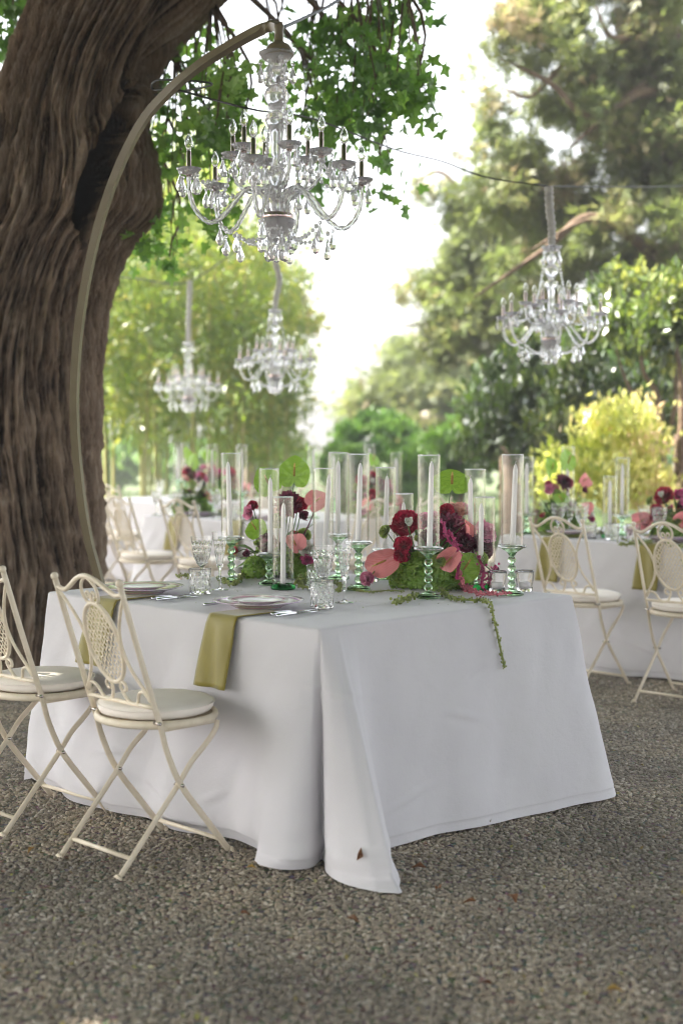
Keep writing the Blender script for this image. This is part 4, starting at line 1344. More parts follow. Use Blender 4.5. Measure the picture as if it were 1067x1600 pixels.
GLV = np.array([(0,0,0),(-.22,.25,.05),(0,.28,0),(.22,.25,.05),(-.27,.55,.06),(0,.58,.02),(.27,.55,.06),(0,1,-.12)], dtype=float)
GLEAF = np_mesh('leaf', GLV, np.array([(0,2,1),(0,3,2),(1,2,5),(1,5,4),(2,3,6),(2,6,5),(4,5,7),(5,6,7)]), HEDGE, True, np.linspace(.4,.8,8))
def flower_mesh(kind, mat):
    key = (kind, mat.name)
    if key not in FM:
        r = np.random.default_rng(len(FM) + 3)
        m = {'carnation': lambda: carnation(r), 'rose': lambda: rose(r), 'bud': lambda: rose(r, 9, .35), 'dahlia': lambda: dahlia(r)}[kind]()
        FM[key] = tint_faces(m.mesh(kind, mat), {'carnation': 15, 'rose': 20, 'bud': 20, 'dahlia': 6}[kind], r)
    return FM[key]
def spathe_mesh(mat, fold=.10):
    """heart shaped anthurium spathe in the xz plane, tip at +z, face towards -y; unit size"""
    rows = []
    nu, nv = 18, 9
    outline = []
    for i in range(nu + 1):
        a = math.pi * i / nu
        rr = .5 * (1 + .12 * math.cos(2*a)) if False else None
    pts = []
    for i in range(49):
        t = math.pi * (i / 48)         # 0 = notch, pi = tip, right half
        x = .52 * math.sin(t) ** .8 * (1 - .18 * (t / math.pi)) if 0 < t < math.pi else 0
        z = -.24 * math.cos(t) * 0 + (.42 * -math.cos(t)) + (-.17 * math.sin(t) * math.exp(-((t - .45) / .5) ** 2)) + (.10 if t > 2.6 else 0) * (t - 2.6) * 2
        pts.append((x, z))
    pts[0] = (0, -.30)
    right = pts
    left = [(-x, z) for x, z in pts[::-1]][1:-1]
    ring = right + left
    n = len(ring)
    V = []
    for f in (0.02, .25, .5, .75, .93, 1.0):
        for x, z in ring:
            X, Z = x * f, -.12 + (z + .12) * f
            yb = -fold * (X / .5) ** 2 - (fold - .1) * .5 * abs(X) + .10 * (Z) ** 2 * 1.2 + .018 * math.sin(9 * math.atan2(Z + .12, X)) * f * f + .03 * abs(X)
            V.append((X, yb, Z))
    F = [(i*n+j, i*n+(j+1) % n, (i+1)*n+(j+1) % n, (i+1)*n+j) for i in range(5) for j in range(n)]
    return MB().add(V, F).mesh('spathe', mat)
SPM = {'g': spathe_mesh(SPG), 'p': spathe_mesh(SPP, .42)}
SPX = tint_faces(MB().lathe([(0,0),(.028,.0),(.034,.12),(.03,.3),(.014,.42),(0,.43)], 10).mesh('spadix', SPD), 10, rng)
HYDM = leafy('hydrangea_floret', [(0, (.12,.23,.035)), (.5, (.22,.36,.06)), (1, (.36,.48,.12))], .4, .5, .04)
def hydrangea(r, n=95):
    V, F, T = [], [], []
    for k in range(n):
        f = (k + .5) / n
        th, ph = k * 2.39996, math.acos(1 - 1.75 * f)
        d = np.array((math.sin(ph)*math.cos(th), math.sin(ph)*math.sin(th), math.cos(ph)))
        c = d * (1 + r.normal(0, .07))
        M = np.array(Vector(d).to_track_quat('Z', 'Y').to_matrix() @ Matrix.Rotation(r.uniform(0, 6), 3, 'Z') @ Matrix.Rotation(r.normal(0, .45), 3, 'X'))
        s = .27 * r.uniform(.8, 1.25)
        t0 = np.clip(r.normal(.45, .22), 0, 1)
        for q in range(4):
            a = q * math.pi / 2
            pt = np.array([(0,0,-.1),(.55,-.45,.12),(1.0,-.3,.02),(1.08,.05,-.12),(1.0,.35,.02),(.55,.45,.12)]) * s
            ca, sa = math.cos(a), math.sin(a)
            pt = pt @ np.array([(ca,sa,0),(-sa,ca,0),(0,0,1)])
            b = len(V) * 6
            V.append(pt @ M.T + c)
            F += [(b, b+1, b+2, b+3), (b, b+3, b+4, b+5)]
            T += [t0 + r.normal(0, .06)] * 2
    return np_mesh('hydrangea', np.concatenate(V), np.array(F), HYDM, False, np.clip(T, 0, 1))
HYM = [hydrangea(np.random.default_rng(70)), hydrangea(np.random.default_rng(71))]
def amaranth(path, r0, mat, name, parent, seed, taper=.6):
    r = np.random.default_rng(seed)
    p = smooth(path, 8)
    L = np.concatenate(([0], np.cumsum(np.linalg.norm(np.diff(p, axis=0), axis=1))))
    m = MB().tube(p, r0 * .35, 5)
    n = int(L[-1] / (r0 * .22)) + 4
    for k in range(n):
        f = r.uniform(0, 1)
        c = np.array([np.interp(f * L[-1], L, p[:, i]) for i in range(3)])
        rr = r0 * (1 - (1 - taper) * f)
        c = c + r.normal(0, .5, 3) * rr
        m.sphere(c, rr * r.uniform(.28, .5), 5, 3)
    o = m.build(name, mat, parent, smooth=False)
    tint_faces(o.data, 15, r)
    return o
def at(px, py, dist, base):
    return D(px, py, dist) - base
def facing(d, up=0.0, roll=0.0):
    """euler that turns local +z (flower axis) to direction d"""
    q = Vector(d).to_track_quat('Z', 'Y')
    return (q.to_matrix() @ Matrix.Rotation(roll, 3, 'Z')).to_euler()
def arrangement(label, base, els, hyds, bowl_r=.07):
    t = thing('flower_arrangement', label, 'flowers', base, 0, 'flower arrangements on the tables')
    MB().lathe([(0,0),(bowl_r*.8,0),(bowl_r,.01),(bowl_r*1.1,.07),(bowl_r*1.02,.07),(bowl_r*.9,.012),(0,.012)], 24).build('bowl', DARKG, t)
    for i, (px, py, dist, rr, sq) in enumerate(hyds):
        p = at(px, py, dist, base)
        p[2] = max(p[2], rr * sq * .75)
        link('hydrangea', HYM[i % 2], t, p, (rng.uniform(-.3,.3), rng.uniform(-.3,.3), rng.uniform(0,6)), (rr, rr, rr * sq))
    stems = MB()
    for e in els:
        kind, px, py, dist, size, mat = e[:6]
        kw = e[6] if len(e) > 6 else {}
        p = at(px, py, dist, base)
        s = FPX / dist
        r_ = size / s / 2
        if kind in ('g', 'p'):
            o = link('anthurium', SPM[kind], t, p, (kw.get('tilt', 0), kw.get('rot', 0), kw.get('yaw', 0)), (r_*2*kw.get('wx', 1), r_*2, r_*2*kw.get('wz', 1)))
            link('spadix', SPX, o, (0, -.06, -.12), (kw.get('sp', .5), 0, 0), 1.0)
            anchor = p + np.array((0, .01, -.15 * r_))
        else:
            d = np.array(kw.get('dir', (p[0] * 2.0, -.8, .55)), dtype=float)
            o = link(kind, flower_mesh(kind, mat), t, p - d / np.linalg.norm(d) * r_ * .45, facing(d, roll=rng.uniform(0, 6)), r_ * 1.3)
            anchor = p - d / np.linalg.norm(d) * r_ * .5
        if kw.get('stem', True):
            root = np.array((p[0] * .25, p[1] * .3, .07))
            mid = (anchor + root) / 2 + np.array((p[0] * .15, 0, .03))
            if kw.get('red'):
                MB().tube(smooth([anchor, mid, root], 5), .0028, 6).build('red_stem', AMR, t)
            else:
                stems.tube(smooth([anchor, mid, root], 5), .0024, 6)
    fr_ = np.random.default_rng(len(els))
    for k in range(16):
        a = fr_.uniform(0, 6.28); e_ = fr_.uniform(.25, 1.2)
        d = np.array((math.cos(a) * math.cos(e_), math.sin(a) * math.cos(e_), math.sin(e_)))
        p = d * np.array((.135, .11, .10)) + np.array((0, 0, .085)) + fr_.normal(0, .012, 3)
        kd, mt_ = (('carnation', LIME), ('bud', HOT), ('carnation', RED), ('bud', LIME), ('rose', PINK), ('carnation', DARK))[k % 6]
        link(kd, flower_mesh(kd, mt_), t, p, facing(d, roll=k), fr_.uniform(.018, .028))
    for k in range(9):
        a = fr_.uniform(0, 6.28); e_ = fr_.uniform(-.1, .7)
        link('leaf', GLEAF, t, (math.cos(a)*.10, math.sin(a)*.09, .07 + .06*e_), (e_ - .1, fr_.normal(0, .3), a - math.pi/2), fr_.uniform(.08, .13))
    for k in range(40):
        a = rng.uniform(0, 6.28); L = rng.uniform(.10, .22); c = np.array((math.cos(a)*.05, math.sin(a)*.05, .10))
        tip = c + np.array((math.cos(a)*L*.8, math.sin(a)*L*.6, L * rng.uniform(.3, .9)))
        sd_ = np.array((-math.sin(a), math.cos(a), 0)) * .008
        mid = (c + tip) / 2 + np.array((0, 0, .03))
        stems.add([c, mid - sd_, tip, mid + sd_], [(0, 1, 2, 3)])
    stems.build('stems', STEM, t)
    return t
bA = wt(437, 902)
dA = bA[1]
fA = dA - .12
elsA = [('g',460,738,dA,52,None,dict(tilt=-.15,rot=.05)), ('g',417,752,dA+.02,46,None,dict(tilt=.0,rot=-.5,yaw=.2)), ('g',400,826,fA,38,None,dict(tilt=-.7,rot=-.6)),
        ('dahlia',451,782,dA-.02,40,DARK), ('carnation',467,786,dA,26,RED), ('bud',472,806,fA,22,DARK,dict(dir=(.5,-.6,.2))), ('p',495,783,dA-.05,36,None,dict(tilt=-.3,rot=.9,yaw=-.3,red=1)),
        ('rose',390,801,dA-.05,20,PINK,dict(dir=(-.6,-.6,.2))), ('carnation',394,789,dA-.03,17,RED), ('p',460,850,fA-.05,34,None,dict(tilt=-.5,rot=-.5,yaw=.5)), ('rose',479,858,fA-.03,24,WHITE),
        ('carnation',480,873,fA-.05,20,HOT), ('bud',369,861,dA-.06,16,RED,dict(dir=(-.8,-.4,.3))), ('bud',387,866,dA-.12,17,DARK,dict(dir=(-.4,-.8,.3))), ('carnation',416,846,dA-.06,30,DARK), ('carnation',433,812,dA,26,LIME),
        ('carnation',475,835,dA,22,LIME), ('rose',440,800,dA+.05,22,BLUSH)]
hyA = [(402,893,dA-.05,.062,.85), (470,893,dA-.03,.062,.85), (437,880,dA-.07,.07,.9), (440,893,dA+.08,.075,.9), (418,870,dA,.055,.9), (468,872,dA+.02,.055,.9)]
arrA = arrangement('left bouquet on the front table, green spathes above dark dahlia and hydrangea', bA, elsA, hyA)
bB = wt(668, 917)
dB = bB[1]
fB = dB - .14
elsB = [('g',705,753,dB+.03,52,None,dict(tilt=-.45,wx=1.25,wz=.85,yaw=.1)), ('carnation',632,815,dB-.03,44,RED), ('bud',637,815,dB-.11,18,WHITE,dict(dir=(.2,-.9,.2))), ('carnation',600,830,dB-.03,21,LIME,dict(dir=(-.8,-.4,.3))),
        ('carnation',629,849,fB,28,RED), ('carnation',624,868,fB,24,RED,dict(dir=(-.5,-.8,-.2))), ('p',597,877,fB+.02,58,None,dict(tilt=-.35,rot=-1.95,yaw=.1,wx=.8)), ('carnation',572,904,fB-.02,23,PINK,dict(dir=(-.7,-.7,.0))),
        ('carnation',578,886,dB-.05,16,LIME,dict(dir=(-.8,-.4,.3))), ('p',703,873,fB-.06,48,None,dict(tilt=-.3,rot=-2.4,yaw=-.2,wx=.75)), ('carnation',686,875,fB-.07,22,LIME), ('carnation',752,872,fB+.02,24,LIME),
        ('dahlia',706,820,dB-.06,50,DARK), ('carnation',698,797,dB,24,RED), ('rose',714,799,dB+.03,26,BLUSH), ('rose',726,796,dB+.06,18,PINK), ('rose',757,831,dB-.04,32,PINK), ('carnation',752,852,dB-.06,40,DARK),
        ('carnation',727,846,fB+.02,30,DARK), ('p',727,829,dB-.04,34,None,dict(tilt=-.1,rot=.1,yaw=.9,wx=.6)), ('g',727,886,fB,50,None,dict(tilt=-.3,rot=.6,yaw=-.2)), ('bud',772,891,fB+.04,17,DARK,dict(dir=(.8,-.5,.2))),
        ('rose',660,815,dB+.05,26,HOT), ('carnation',680,812,dB+.06,30,PINK), ('carnation',742,880,dB,26,RED), ('carnation',655,862,dB,24,LIME), ('carnation',668,838,dB+.03,26,DARK)]
hyB = [(632,908,dB-.06,.06,.85), (655,903,dB-.12,.068,.85), (688,906,dB-.12,.066,.85), (715,908,dB-.06,.06,.8), (668,890,dB,.078,.9), (705,893,dB+.04,.066,.9), (640,890,dB+.04,.062,.9), (662,878,dB-.06,.055,.9)]
arrB = arrangement('right bouquet on the front table, crimson carnations and pink spathes over green hydrangea', bB, elsB, hyB)
def tpath(L, base, dz=.008):
    return [wt(px, py, TH + .002 + dz) - base for px, py in L]
fd = dB - .17
amaranth([at(700,828,fd,bB), at(712,850,fd-.02,bB), at(716,880,fd-.02,bB), at(713,905,fd-.01,bB)], .017, AMR, 'magenta_amaranth', arrB, 1)
amaranth([at(692,815,fd,bB), at(698,838,fd-.02,bB), at(705,850,fd-.02,bB)], .016, AMR, 'magenta_amaranth', arrB, 2)
amaranth([at(745,868,fd+.05,bB), at(755,890,fd+.02,bB), at(753,915,fd,bB), at(766,928,fd,bB)], .018, AMR, 'magenta_amaranth', arrB, 3)
amaranth([at(772,886,fd+.04,bB), at(764,905,fd+.0,bB), at(768,924,fd,bB)], .016, AMR, 'magenta_amaranth', arrB, 31)
amaranth(tpath([(722,920),(745,932),(770,934),(797,932)], bB, .012), .015, AMP, 'rose_amaranth', arrB, 4, .8)
amaranth([at(716,890,fd,bB), at(724,915,fd,bB), at(735,928,fd,bB)], .016, AMP, 'rose_amaranth', arrB, 5, .8)
amaranth(tpath([(655,934),(636,940),(615,947)], bB, .010), .015, AMG, 'green_amaranth', arrB, 6, .9)
# strand that runs over the table edge and hangs down the cloth
e1 = P(757, 947, TH)
strand = tpath([(684,905),(688,925),(705,938),(735,942),(752,942)], bB, .009)
rel = e1[:2] - T1.N
a_e = float(rel @ U2)
for dz_ in (.0, .02, .06, .12, .18, .225):
    q = T1.w(a_e + dz_ * .12, -.014 - dz_ * .19, TH - dz_ + .012 * (dz_ == 0))
    strand.append(q - bB)
amaranth(strand, .0125, AMG, 'trailing_amaranth', arrB, 7, .8)
amaranth(tpath([(545,921),(575,927),(605,925),(632,926)], bB, .004), .007, AMG, 'green_amaranth', arrB, 8)
amaranth(tpath([(462,917),(474,913),(484,909)], bA, .016), .022, AMG, 'green_amaranth', arrA, 9, .9)
amaranth(tpath([(470,921),(482,922)], bA, .010), .016, AMG, 'green_amaranth', arrA, 10, .9)
amaranth(tpath([(383,897),(378,905),(362,918),(340,906)], bA, .012), .011, AMG, 'green_amaranth', arrA, 11, .9)
amaranth(tpath([(298,905),(285,903),(278,905)], bA, .010), .012, AMG, 'green_amaranth', arrA, 12, .9)
amaranth(tpath([(520,914),(532,919),(528,928)], bA, .010), .010, AMG, 'green_amaranth', arrA, 13, .9)
# crumbs of seed and petal on the cloth
C = np.array([wt(rng.uniform(300, 720), rng.uniform(905, 950), TH + .003) for _ in range(140)])
rl = (C[:, :2] - T1.N); aa, bb = rl @ U2, rl @ V2
C = C[(aa > .03) & (bb > .03) & (aa < 1.37) & (bb < 1.55)]
o = link('flower_crumbs', leaf_cloud('flower_crumbs', C, .008, LEAF, AMG, tilt=.4)); o['kind'] = 'stuff'

# ------------------------------------------------------------------ chandeliers
def chandelier_proto(label, cord=None):
    t = thing('chandelier', label, 'chandelier', (0, 0, 0), 0, 'crystal chandeliers')
    fl = lambda k, a_: (lambda a, f, z: 1 + a_ * np.cos(k * a))
    col_ = [(.0,.0),(.012,.0),(.02,.03),(.036,.06),(.036,.085),(.018,.10),(.016,.13),(.032,.16),(.036,.19),(.02,.22),(.016,.25),(.022,.27),(.02,.31),(.028,.36),(.045,.40),(.042,.415),(.018,.425),(.022,.44),(.04,.465),(.048,.49),
            (.036,.515),(.02,.53),(.03,.55),(.034,.575),(.016,.60),(.012,.62),(0,.62)]
    MB().lathe(dense(col_), 24, mod=fl(12, .06)).build('stem_column', CRYST, t)
    MB().lathe([(0,.612),(.03,.612),(.055,.63),(.066,.645),(.068,.652),(.06,.65),(.03,.628),(0,.624)], 40, mod=lambda a, f, z: 1 + .05*np.cos(16*a + z*60)).build('top_dish', CRYST, t)
    MB().tube([(0,0,.62),(0,0,.72)], .009, 8).build('hanging_rod', CHROME, t)
    m = MB().lathe([(0,-.05),(.03,-.05),(.05,-.03),(.066,.0),(.07,.015),(.066,.018),(.045,-.02),(0,-.035)], 40, mod=fl(16, .05))
    m.build('hub_bowl', CRYST, t)
    MB().lathe([(0,.018),(.058,.018),(.06,.022),(.06,.038),(.05,.042),(0,.042)], 36, mod=fl(12, .04)).build('hub_plate', COPPER, t)
    MB().lathe([(0,-.075),(.02,-.072),(.035,-.06),(.03,-.05),(0,-.05)], 24).build('finial', CRYST, t)
    drop = MB().lathe([(0,0),(.003,.0),(.004,-.006),(.009,-.02),(.0155,-.038),(.0165,-.048),(.012,-.060),(.005,-.066),(0,-.067)], 8)
    drop.sphere((0,0,.008), .008, 8, 5)
    DROP = drop.mesh('drop', CRYST, smooth=False)
    cupm = MB().lathe([(0,-.006),(.012,-.006),(.03,.0),(.042,.012),(.046,.02),(.043,.02),(.03,.006),(.012,.002),(0,.002)], 32, mod=fl(16, .05)).mesh('bobeche', CRYST)
    sl = MB().lathe([(0,-.018),(.010,-.018),(.0105,-.004),(.0095,.0),(.0095,.075),(.008,.078),(0,.078)], 14).mesh('candle_sleeve', COPPER)
    bu = MB().lathe([(0,0),(.007,.0),(.010,.008),(.0155,.022),(.016,.032),(.012,.048),(.006,.06),(.0018,.068),(0,.068),(.0012,.064),(.0052,.056),(.0112,.046),(.0148,.032),(.0143,.023),(.009,.009),(0,.004)], 14).mesh('bulb', GLASS)
    def arm(az, prof, twist_r, low):
        ca, sa = math.cos(az), math.sin(az)
        p = smooth([(r * ca, r * sa, z) for r, z in prof], 9)
        o = MB().tube(p, twist_r, 10, twist=.33, lobes=3, lobe_amp=.28).build('arm', CRYST, t)
        r, z = prof[-1]
        c = np.array((r * ca, r * sa, z))
        link('bobeche', cupm, o, c + (0, 0, .008))
        link('candle_sleeve', sl, o, c + (0, 0, .014))
        link('bulb', bu, o, c + (0, 0, .092))
        for k in range(4 if low else 3):
            a = az + k * math.pi / 2 + .4
            link('drop', DROP, o, c + (math.cos(a)*.04, math.sin(a)*.04, .0 - .01 * (k % 2)))
        if low:
            q = prof[len(prof)//2]
            link('drop', DROP, o, (q[0]*ca, q[0]*sa, q[1] - .035))
            link('drop', DROP, o, (q[0]*ca*.9, q[0]*sa*.9, q[1] - .075))
        return c
    tips = []
    for k in range(6):
        tips.append(arm(k * math.pi / 3 + .22, [(.03,.04),(.045,.09),(.085,.128),(.13,.12),(.18,.06),(.225,.01),(.27,-.005),(.315,.03),(.34,.09),(.345,.165)], .0085, True))
    ups = []
    for k in range(6):
        ups.append(arm(k * math.pi / 3 + .74, [(.02,.10),(.05,.135),(.09,.125),(.13,.135),(.165,.175),(.175,.25)], .007, False))
    # bead garlands
    def beads(a, b, sag, n, r0=.0085):
        gar = MB()
        pl_ = [a + (b - a) * f + np.array((0, 0, -sag * 4 * f * (1 - f))) for f in np.linspace(0, 1, 12)]
        gar.tube(pl_, .0012, 4)
        for i in range(n):
            f = (i + .5) / n
            p = a + (b - a) * f + np.array((0, 0, -sag * 4 * f * (1 - f)))
            gar.sphere(p, r0 * (1 + .25 * (i % 3 == 0)), 7, 4)
        gar.build('bead_garland', CRYST, t)
    for k in range(6):
        topp = np.array((.06 * math.cos(k*math.pi/3+.74), .06 * math.sin(k*math.pi/3+.74), .635))
        if k in (1, 4):
            beads(topp, ups[k] + (0, 0, -.0), .05, 20)
        beads(ups[k], tips[k], .06, 10)
        if k % 2:
            beads(ups[k], tips[(k + 1) % 6], .06, 10)
        a = k * math.pi / 3 + .22
        beads(tips[k] * np.array((.62, .62, 0)) + (0, 0, -.02), np.array((.05*math.cos(a), .05*math.sin(a), -.05)), .03, 9)
    for k in range(9):
        a = k * 2 * math.pi / 9
        link('drop', DROP, t, (.066*math.cos(a), .066*math.sin(a), -.035 - .012 * (k % 2)))
    for k in range(5):
        a = k * 2 * math.pi / 5 + .3
        link('drop', DROP, t, (.035*math.cos(a), .035*math.sin(a), -.078))
    for k in range(6):
        a = k * math.pi / 3
        link('drop', DROP, t, (.062*math.cos(a), .062*math.sin(a), .60))
    return t
CD1 = float((T1.w(.7, .79))[1])
hub = D(433, 350, CD1)
chd = chandelier_proto('nearest sharp crystal chandelier, hung from the end of the curved arch pole')
chd.location = hub; chd.rotation_euler = (0, 0, .1)
chd.scale = (1.02,) * 3
def hang(px, py_hub, dist, lab, top_px, top_py, bend, sc=.92, rz=0.0):
    h = D(px, py_hub, dist)
    o = copy_tree(chd, h, rz, lab, scale=sc)
    a = np.array((0, 0, .65))
    e = (D(top_px, top_py, dist) - h) / sc
    L = e[2] - a[2]
    pth = smooth([a, a + np.array((bend*.3, 0, L*.15)), a + np.array((bend, 0, L*.35)), a + (e - a) * .6 + np.array((bend*.3, 0, 0)), a + (e-a)*.85, e], 8)
    rr = (.028 + .004 * np.sin(np.arange(len(pth)) * 1.9)) * (.9 + .2*np.linspace(0, 1, len(pth)))
    MB().tube(pth, rr, 10).build('fabric_sleeve', WRAP, o)
    return o
hang(860, 536, 8.55, 'crystal chandelier on the right, before the shaggy conifer, in a grey fabric sleeve', 856, 292, -.0, .88, .35)
hang(430, 592, 11.2, 'blurred crystal chandelier right below the nearest one, against pale trees', 425, 350, .05, .83, .6)
hang(295, 625, 14.0, 'smallest blurred crystal chandelier on the left, hanging before the bamboo', 297, 438, .0, .86, .1)
# ------------------------------------------------------------------ the arch
pole_px = [(240,1160),(205,1060),(176,980),(155,903),(140,848),(128,780),(119,690),(117,610),(123,520),(136,435),(157,345),(185,265),(222,192),(265,142),(310,104),(360,72),(400,50),(424,41),(436,42)]
n = len(pole_px)
pw = []
for i, (px, py) in enumerate(pole_px):
    f = i / (n - 1)
    pw.append(D(px, py, 6.75 + (CD1 - 6.75) * f ** 1.2))
pw = np.array(pw); pw[0][2] = .02
base = np.array((pw[0][0], pw[0][1], 0))
arch = thing('arch_stand', 'tall olive-beige metal arch pole curving over the front table and holding a chandelier', 'arch stand', base)
pp = smooth(pw - base, 8)
MB().tube(pp, .0235, 4, ref=(.55, -.83, 0), flat=1.0).build('pole', POLEM, arch, smooth=False)
MB().tube(smooth(pw[3:] - base + np.array((0, -.0, -.003)), 6), .004, 5).build('cable_channel', WIREM, arch)
MB().lathe([(0,0),(.26,0),(.26,.012),(.25,.018),(0,.018)], 40).build('base_plate', POLEM, arch)
e = pw[-1] - base
MB().lathe([(0,.012),(.016,.01),(.02,0),(.018,-.02),(.017,-.055),(.024,-.062),(.04,-.07),(.052,-.085),(.058,-.105),(.058,-.112),(.052,-.11),(.03,-.085),(0,-.08)], 28, e).build('dome_cap', POLEM, arch)
hz = hub[2] + .72 * 1.02
MB().tube([e + (0, 0, -.08), np.array((hub[0], hub[1], hz)) - base], .0045, 6).build('chain', CHROME, arch)
# ------------------------------------------------------------------ cables
def cable(L, r, lab, y=None):
    p = np.array([D(px, py, d) for px, py, d in L])
    b = p[0]
    o = MB().tube(smooth(p - b, 8), r, 6).build('cable', WIREM, None, loc=b)
    tag(o, lab, 'cable', 'dark cables strung between the trees')
cable([(440,44,CD1), (480,26,6.2), (530,0,6.8), (620,-60,7.8)], .007, 'black cable leading from the arch tip up to the top edge')
cable([(228,150,8.6), (300,140,7.0), (330,130,6.5), (250,125,6.6), (240,140,6.7), (275,140,6.6), (330,155,6.6), (400,172,6.5), (490,186,7.2), (615,233,8.0), (690,252,8.3), (760,277,8.45), (856,291,8.55)], .005, 'thin black cable running from the arch past a hanging leaf to the right chandelier')
cable([(856,291,8.55), (960,292,9.5), (1080,290,10.8), (1180,280,12)], .004, 'thin dark cable from the right chandelier out past the right edge')
cable([(150,428,11), (220,436,12.5), (297,439,14.0), (425,350,11.2)], .006, 'thin cable over the two blurred left chandeliers')
# leaf caught on the cable
lp = D(615, 233, 8.0)
o = link('dangling_leaf', np_mesh('dangling_leaf', LEAF[0]*np.array((.5,1,1))*.1, LEAF[1], HEDGE, False, np.full(4, .5)), None, lp, (0, .5, -1.3)); tag(o, 'single narrow green leaf caught on the thin cable against white sky', 'leaf')

# ------------------------------------------------------------------ dressing of the other tables
def onto(p, m=.08):
    """moves a point onto the nearest of the far table tops, m inside its edge"""
    best = None
    for fr in (T2, T3, T4):
        r = np.asarray(p[:2]) - fr.N
        a, b = min(max(float(r @ U2), m), fr.A - m), min(max(float(r @ V2), m), fr.B - m)
        q = fr.w(a, b, TH + .002)
        e = float(np.hypot(q[0] - p[0], q[1] - p[1]))
        if best is None or e < best[0]:
            best = (e, q)
    return best[1]
def bg_set(px, py_foot, dist, kind, where):
    p = onto(D(px, py_foot, dist)); candle_set(np.array((p[0], p[1], TH + .002)), kind, labs(where, kind))
for px, d, kind, where in [(886, 9.3, 'tall', 'before the golden shrub on the right-hand table'), (971, 8.9, 'medium', 'right of the olive napkin on the right-hand table'), (952, 8.7, 'low', 'low beside the olive napkin on the right-hand table'),
                           (773, 9.25, 'medium', 'on the right-hand table, seen left of the rightmost front candle'),
                           (634, 11.6, 'tall', 'on the middle far table, seen between the front bouquets'), (681, 11.4, 'medium', 'on the middle far table, behind the nearest candle'), (378, 10.9, 'tall', 'on the middle far table, right of the leftmost front candle'),
                           (490, 10.75, 'tall', 'on the middle far table, behind the left bouquet'), (545, 11.7, 'medium', 'on the middle far table, behind the close pair'), (332, 11.3, 'tall', 'on the middle far table, left of the leftmost front candle'),
                           (290, 13.9, 'tall', 'on the farthest table, right one of the left two'), (279, 14.1, 'tall', 'on the farthest table, left one of the left two')]:
    bg_set(px, 800, d, kind, where)
def bgpos(px, dist, m=.08):
    return onto(D(px, 800, dist), m)
copy_tree(arrA, bgpos(848, 9.2, .2), .6, 'blurred red and pink bouquet at the left end of the right-hand table')
copy_tree(arrB, bgpos(1062, 8.55, .2), -.5, 'bouquet cut by the right edge, pink spathe over red carnations')
copy_tree(arrA, bgpos(300, 11.15, .2), 2.2, 'blurred pink bouquet at the left end of the middle far table')
copy_tree(arrB, bgpos(585, 11.2, .2), .9, 'blurred bouquet on the middle far table, hidden behind the front candles')
copy_tree(arrB, bgpos(345, 13.8, .2), 2.9, 'small blurred bouquet on the farthest table before the bamboo')
for px, d, me, name, lab in [(872,8.8,GOB,'goblet','left goblet of the pair beside the golden shrub, right-hand table'), (908,8.75,GOB,'goblet','right goblet of the pair left of the olive napkin'), (921,8.62,TUMB,'tumbler','tumbler left of the olive napkin on the right-hand table'),
                             (890,8.9,FLU,'flute','flute between two goblets on the right-hand table'), (956,8.5,TUMB,'tumbler','tumbler straight above the olive napkin'), (989,8.45,TUMB,'tumbler','tumbler right of the plate on the right-hand table'),
                             (1008,8.5,GOB,'goblet','left goblet of the two by the right-edge bouquet'), (1026,8.25,GOB,'goblet','right nearer goblet of the two by the right-edge bouquet'),
                             (240,11.2,GOB,'goblet','left goblet on the middle far table'), (262,10.95,GOB,'goblet','goblet near the left corner of the middle far table'), (285,10.8,TUMB,'tumbler','tumbler on the middle far table above a napkin'),
                             (315,10.6,GOB,'goblet','goblet on the middle far table left of the sharp goblet'), (345,10.5,TUMB,'tumbler','tumbler on the middle far table behind the flute'), (258,11.3,TUMB,'tumbler','tumbler at the far left corner of the middle far table'),
                             (250,13.6,GOB,'goblet','left goblet on the farthest table'), (310,13.5,GOB,'goblet','right goblet on the farthest table')]:
    ware(me, name, 'glass', bgpos(px, d), lab, {'goblet': 'cut crystal goblets', 'tumbler': 'cut crystal tumblers', 'flute': 'crystal flutes'}[name])
plate(T2, .20, 1.7 - 1.12, 'purple rimmed dinner plate above the napkin of the right-hand table')
plate(T2, .20, 1.7 - .42, 'purple rimmed dinner plate behind the rightmost candlestick, right-hand table')
plate(T3, .2, .45, 'blurred dinner plate on the middle far table, nearer chair')
plate(T3, .2, 1.15, 'blurred dinner plate on the middle far table, by its far corner')

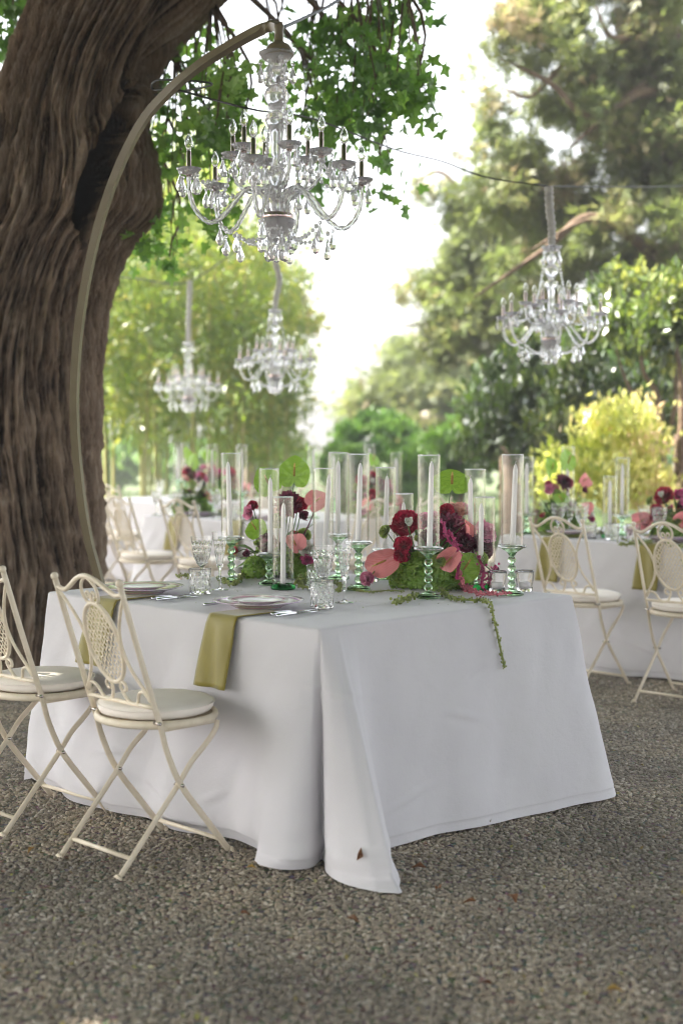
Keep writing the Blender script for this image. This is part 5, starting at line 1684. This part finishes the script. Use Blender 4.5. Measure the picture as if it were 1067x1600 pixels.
# ------------------------------------------------------------------ fallen leaves and twig
DRY = leafy('dry_leaf', [(0, (.13,.05,.02)), (.5, (.24,.11,.04)), (1, (.36,.24,.05))], .2)
for i, (px, py, s_, tnt, lab) in enumerate([(667,1363,.055,.2,'reddish brown leaf on the gravel right of the cloth tip'), (688,1396,.05,.4,'pale brown leaf on the gravel below the reddish leaf'), (806,1419,.07,.45,'long tan leaf lying alone on the right gravel'),
        (745,1416,.05,.25,'brown leaf left of the long tan leaf'), (541,1442,.05,.2,'brown leaf on the gravel below the cloth tip'), (375,1434,.04,.1,'dark leaf on the gravel left below the cloth'), (945,1555,.05,.9,'small yellow leaf near the bottom right'),
        (55,1330,.045,.8,'yellow leaf on the gravel between the chair feet'), (660,1325,.03,.3,'tiny brown leaf at the hem of the cloth'), (745,1545,.06,.0,'dark twig-like leaf low on the right'), (385,1362,.04,.9,'yellow leaf left of the folded cloth corner')]):
    p = P(px, py, .02); p[2] = .034
    V = LEAF[0] * np.array((.75, 1, 2.2)) * s_
    o = link('fallen_leaf', np_mesh('fallen_leaf', V, LEAF[1], DRY, False, np.full(4, tnt)), None, p, (rng.normal(0, .15), rng.normal(0, .15), rng.uniform(0, 6.28)))
    tag(o, lab, 'leaf', 'fallen leaves on the gravel')
n_ = 700
yy_ = 2.9 + rng.uniform(0, 1, n_) ** 1.3 * 6
C = np.stack((rng.uniform(-1, 1, n_) * (yy_ * .25 + .4), yy_, rng.uniform(.014, .026, n_)), 1)
LIT = leafy('litter', [(0, (.16,.09,.04)), (.4, (.30,.26,.07)), (.7, (.36,.36,.10)), (1, (.45,.40,.28))], .2)
o = link('leaf_litter', leaf_cloud('leaf_litter', C, .017, LEAF, LIT, tilt=.35)); o['kind'] = 'stuff'
p = D(557, 1345, 4.335)
o = link('curled_leaf', np_mesh('curled_leaf', LEAF[0]*np.array((.8,1,3))*.045, LEAF[1], DRY, False, np.full(4, .3)), None, p, (1.3, .5, .2)); tag(o, 'curled brown dead leaf caught on the folded corner of the tablecloth', 'leaf')

# ------------------------------------------------------------------ the air
m, n, l = new_mat('air')
pv = n.new('ShaderNodeVolumePrincipled')
pv.inputs['Density'].default_value = HAZE
pv.inputs['Color'].default_value = (.95, .95, .93, 1)
pv.inputs['Anisotropy'].default_value = 0.3
o_ = n.new('ShaderNodeOutputMaterial'); l.new(pv.outputs[0], o_.inputs['Volume'])
hz = MB().box((-62, -32, -1), (62, 112, 14)).build('haze', m, None, smooth=False)
hz['kind'] = 'stuff'
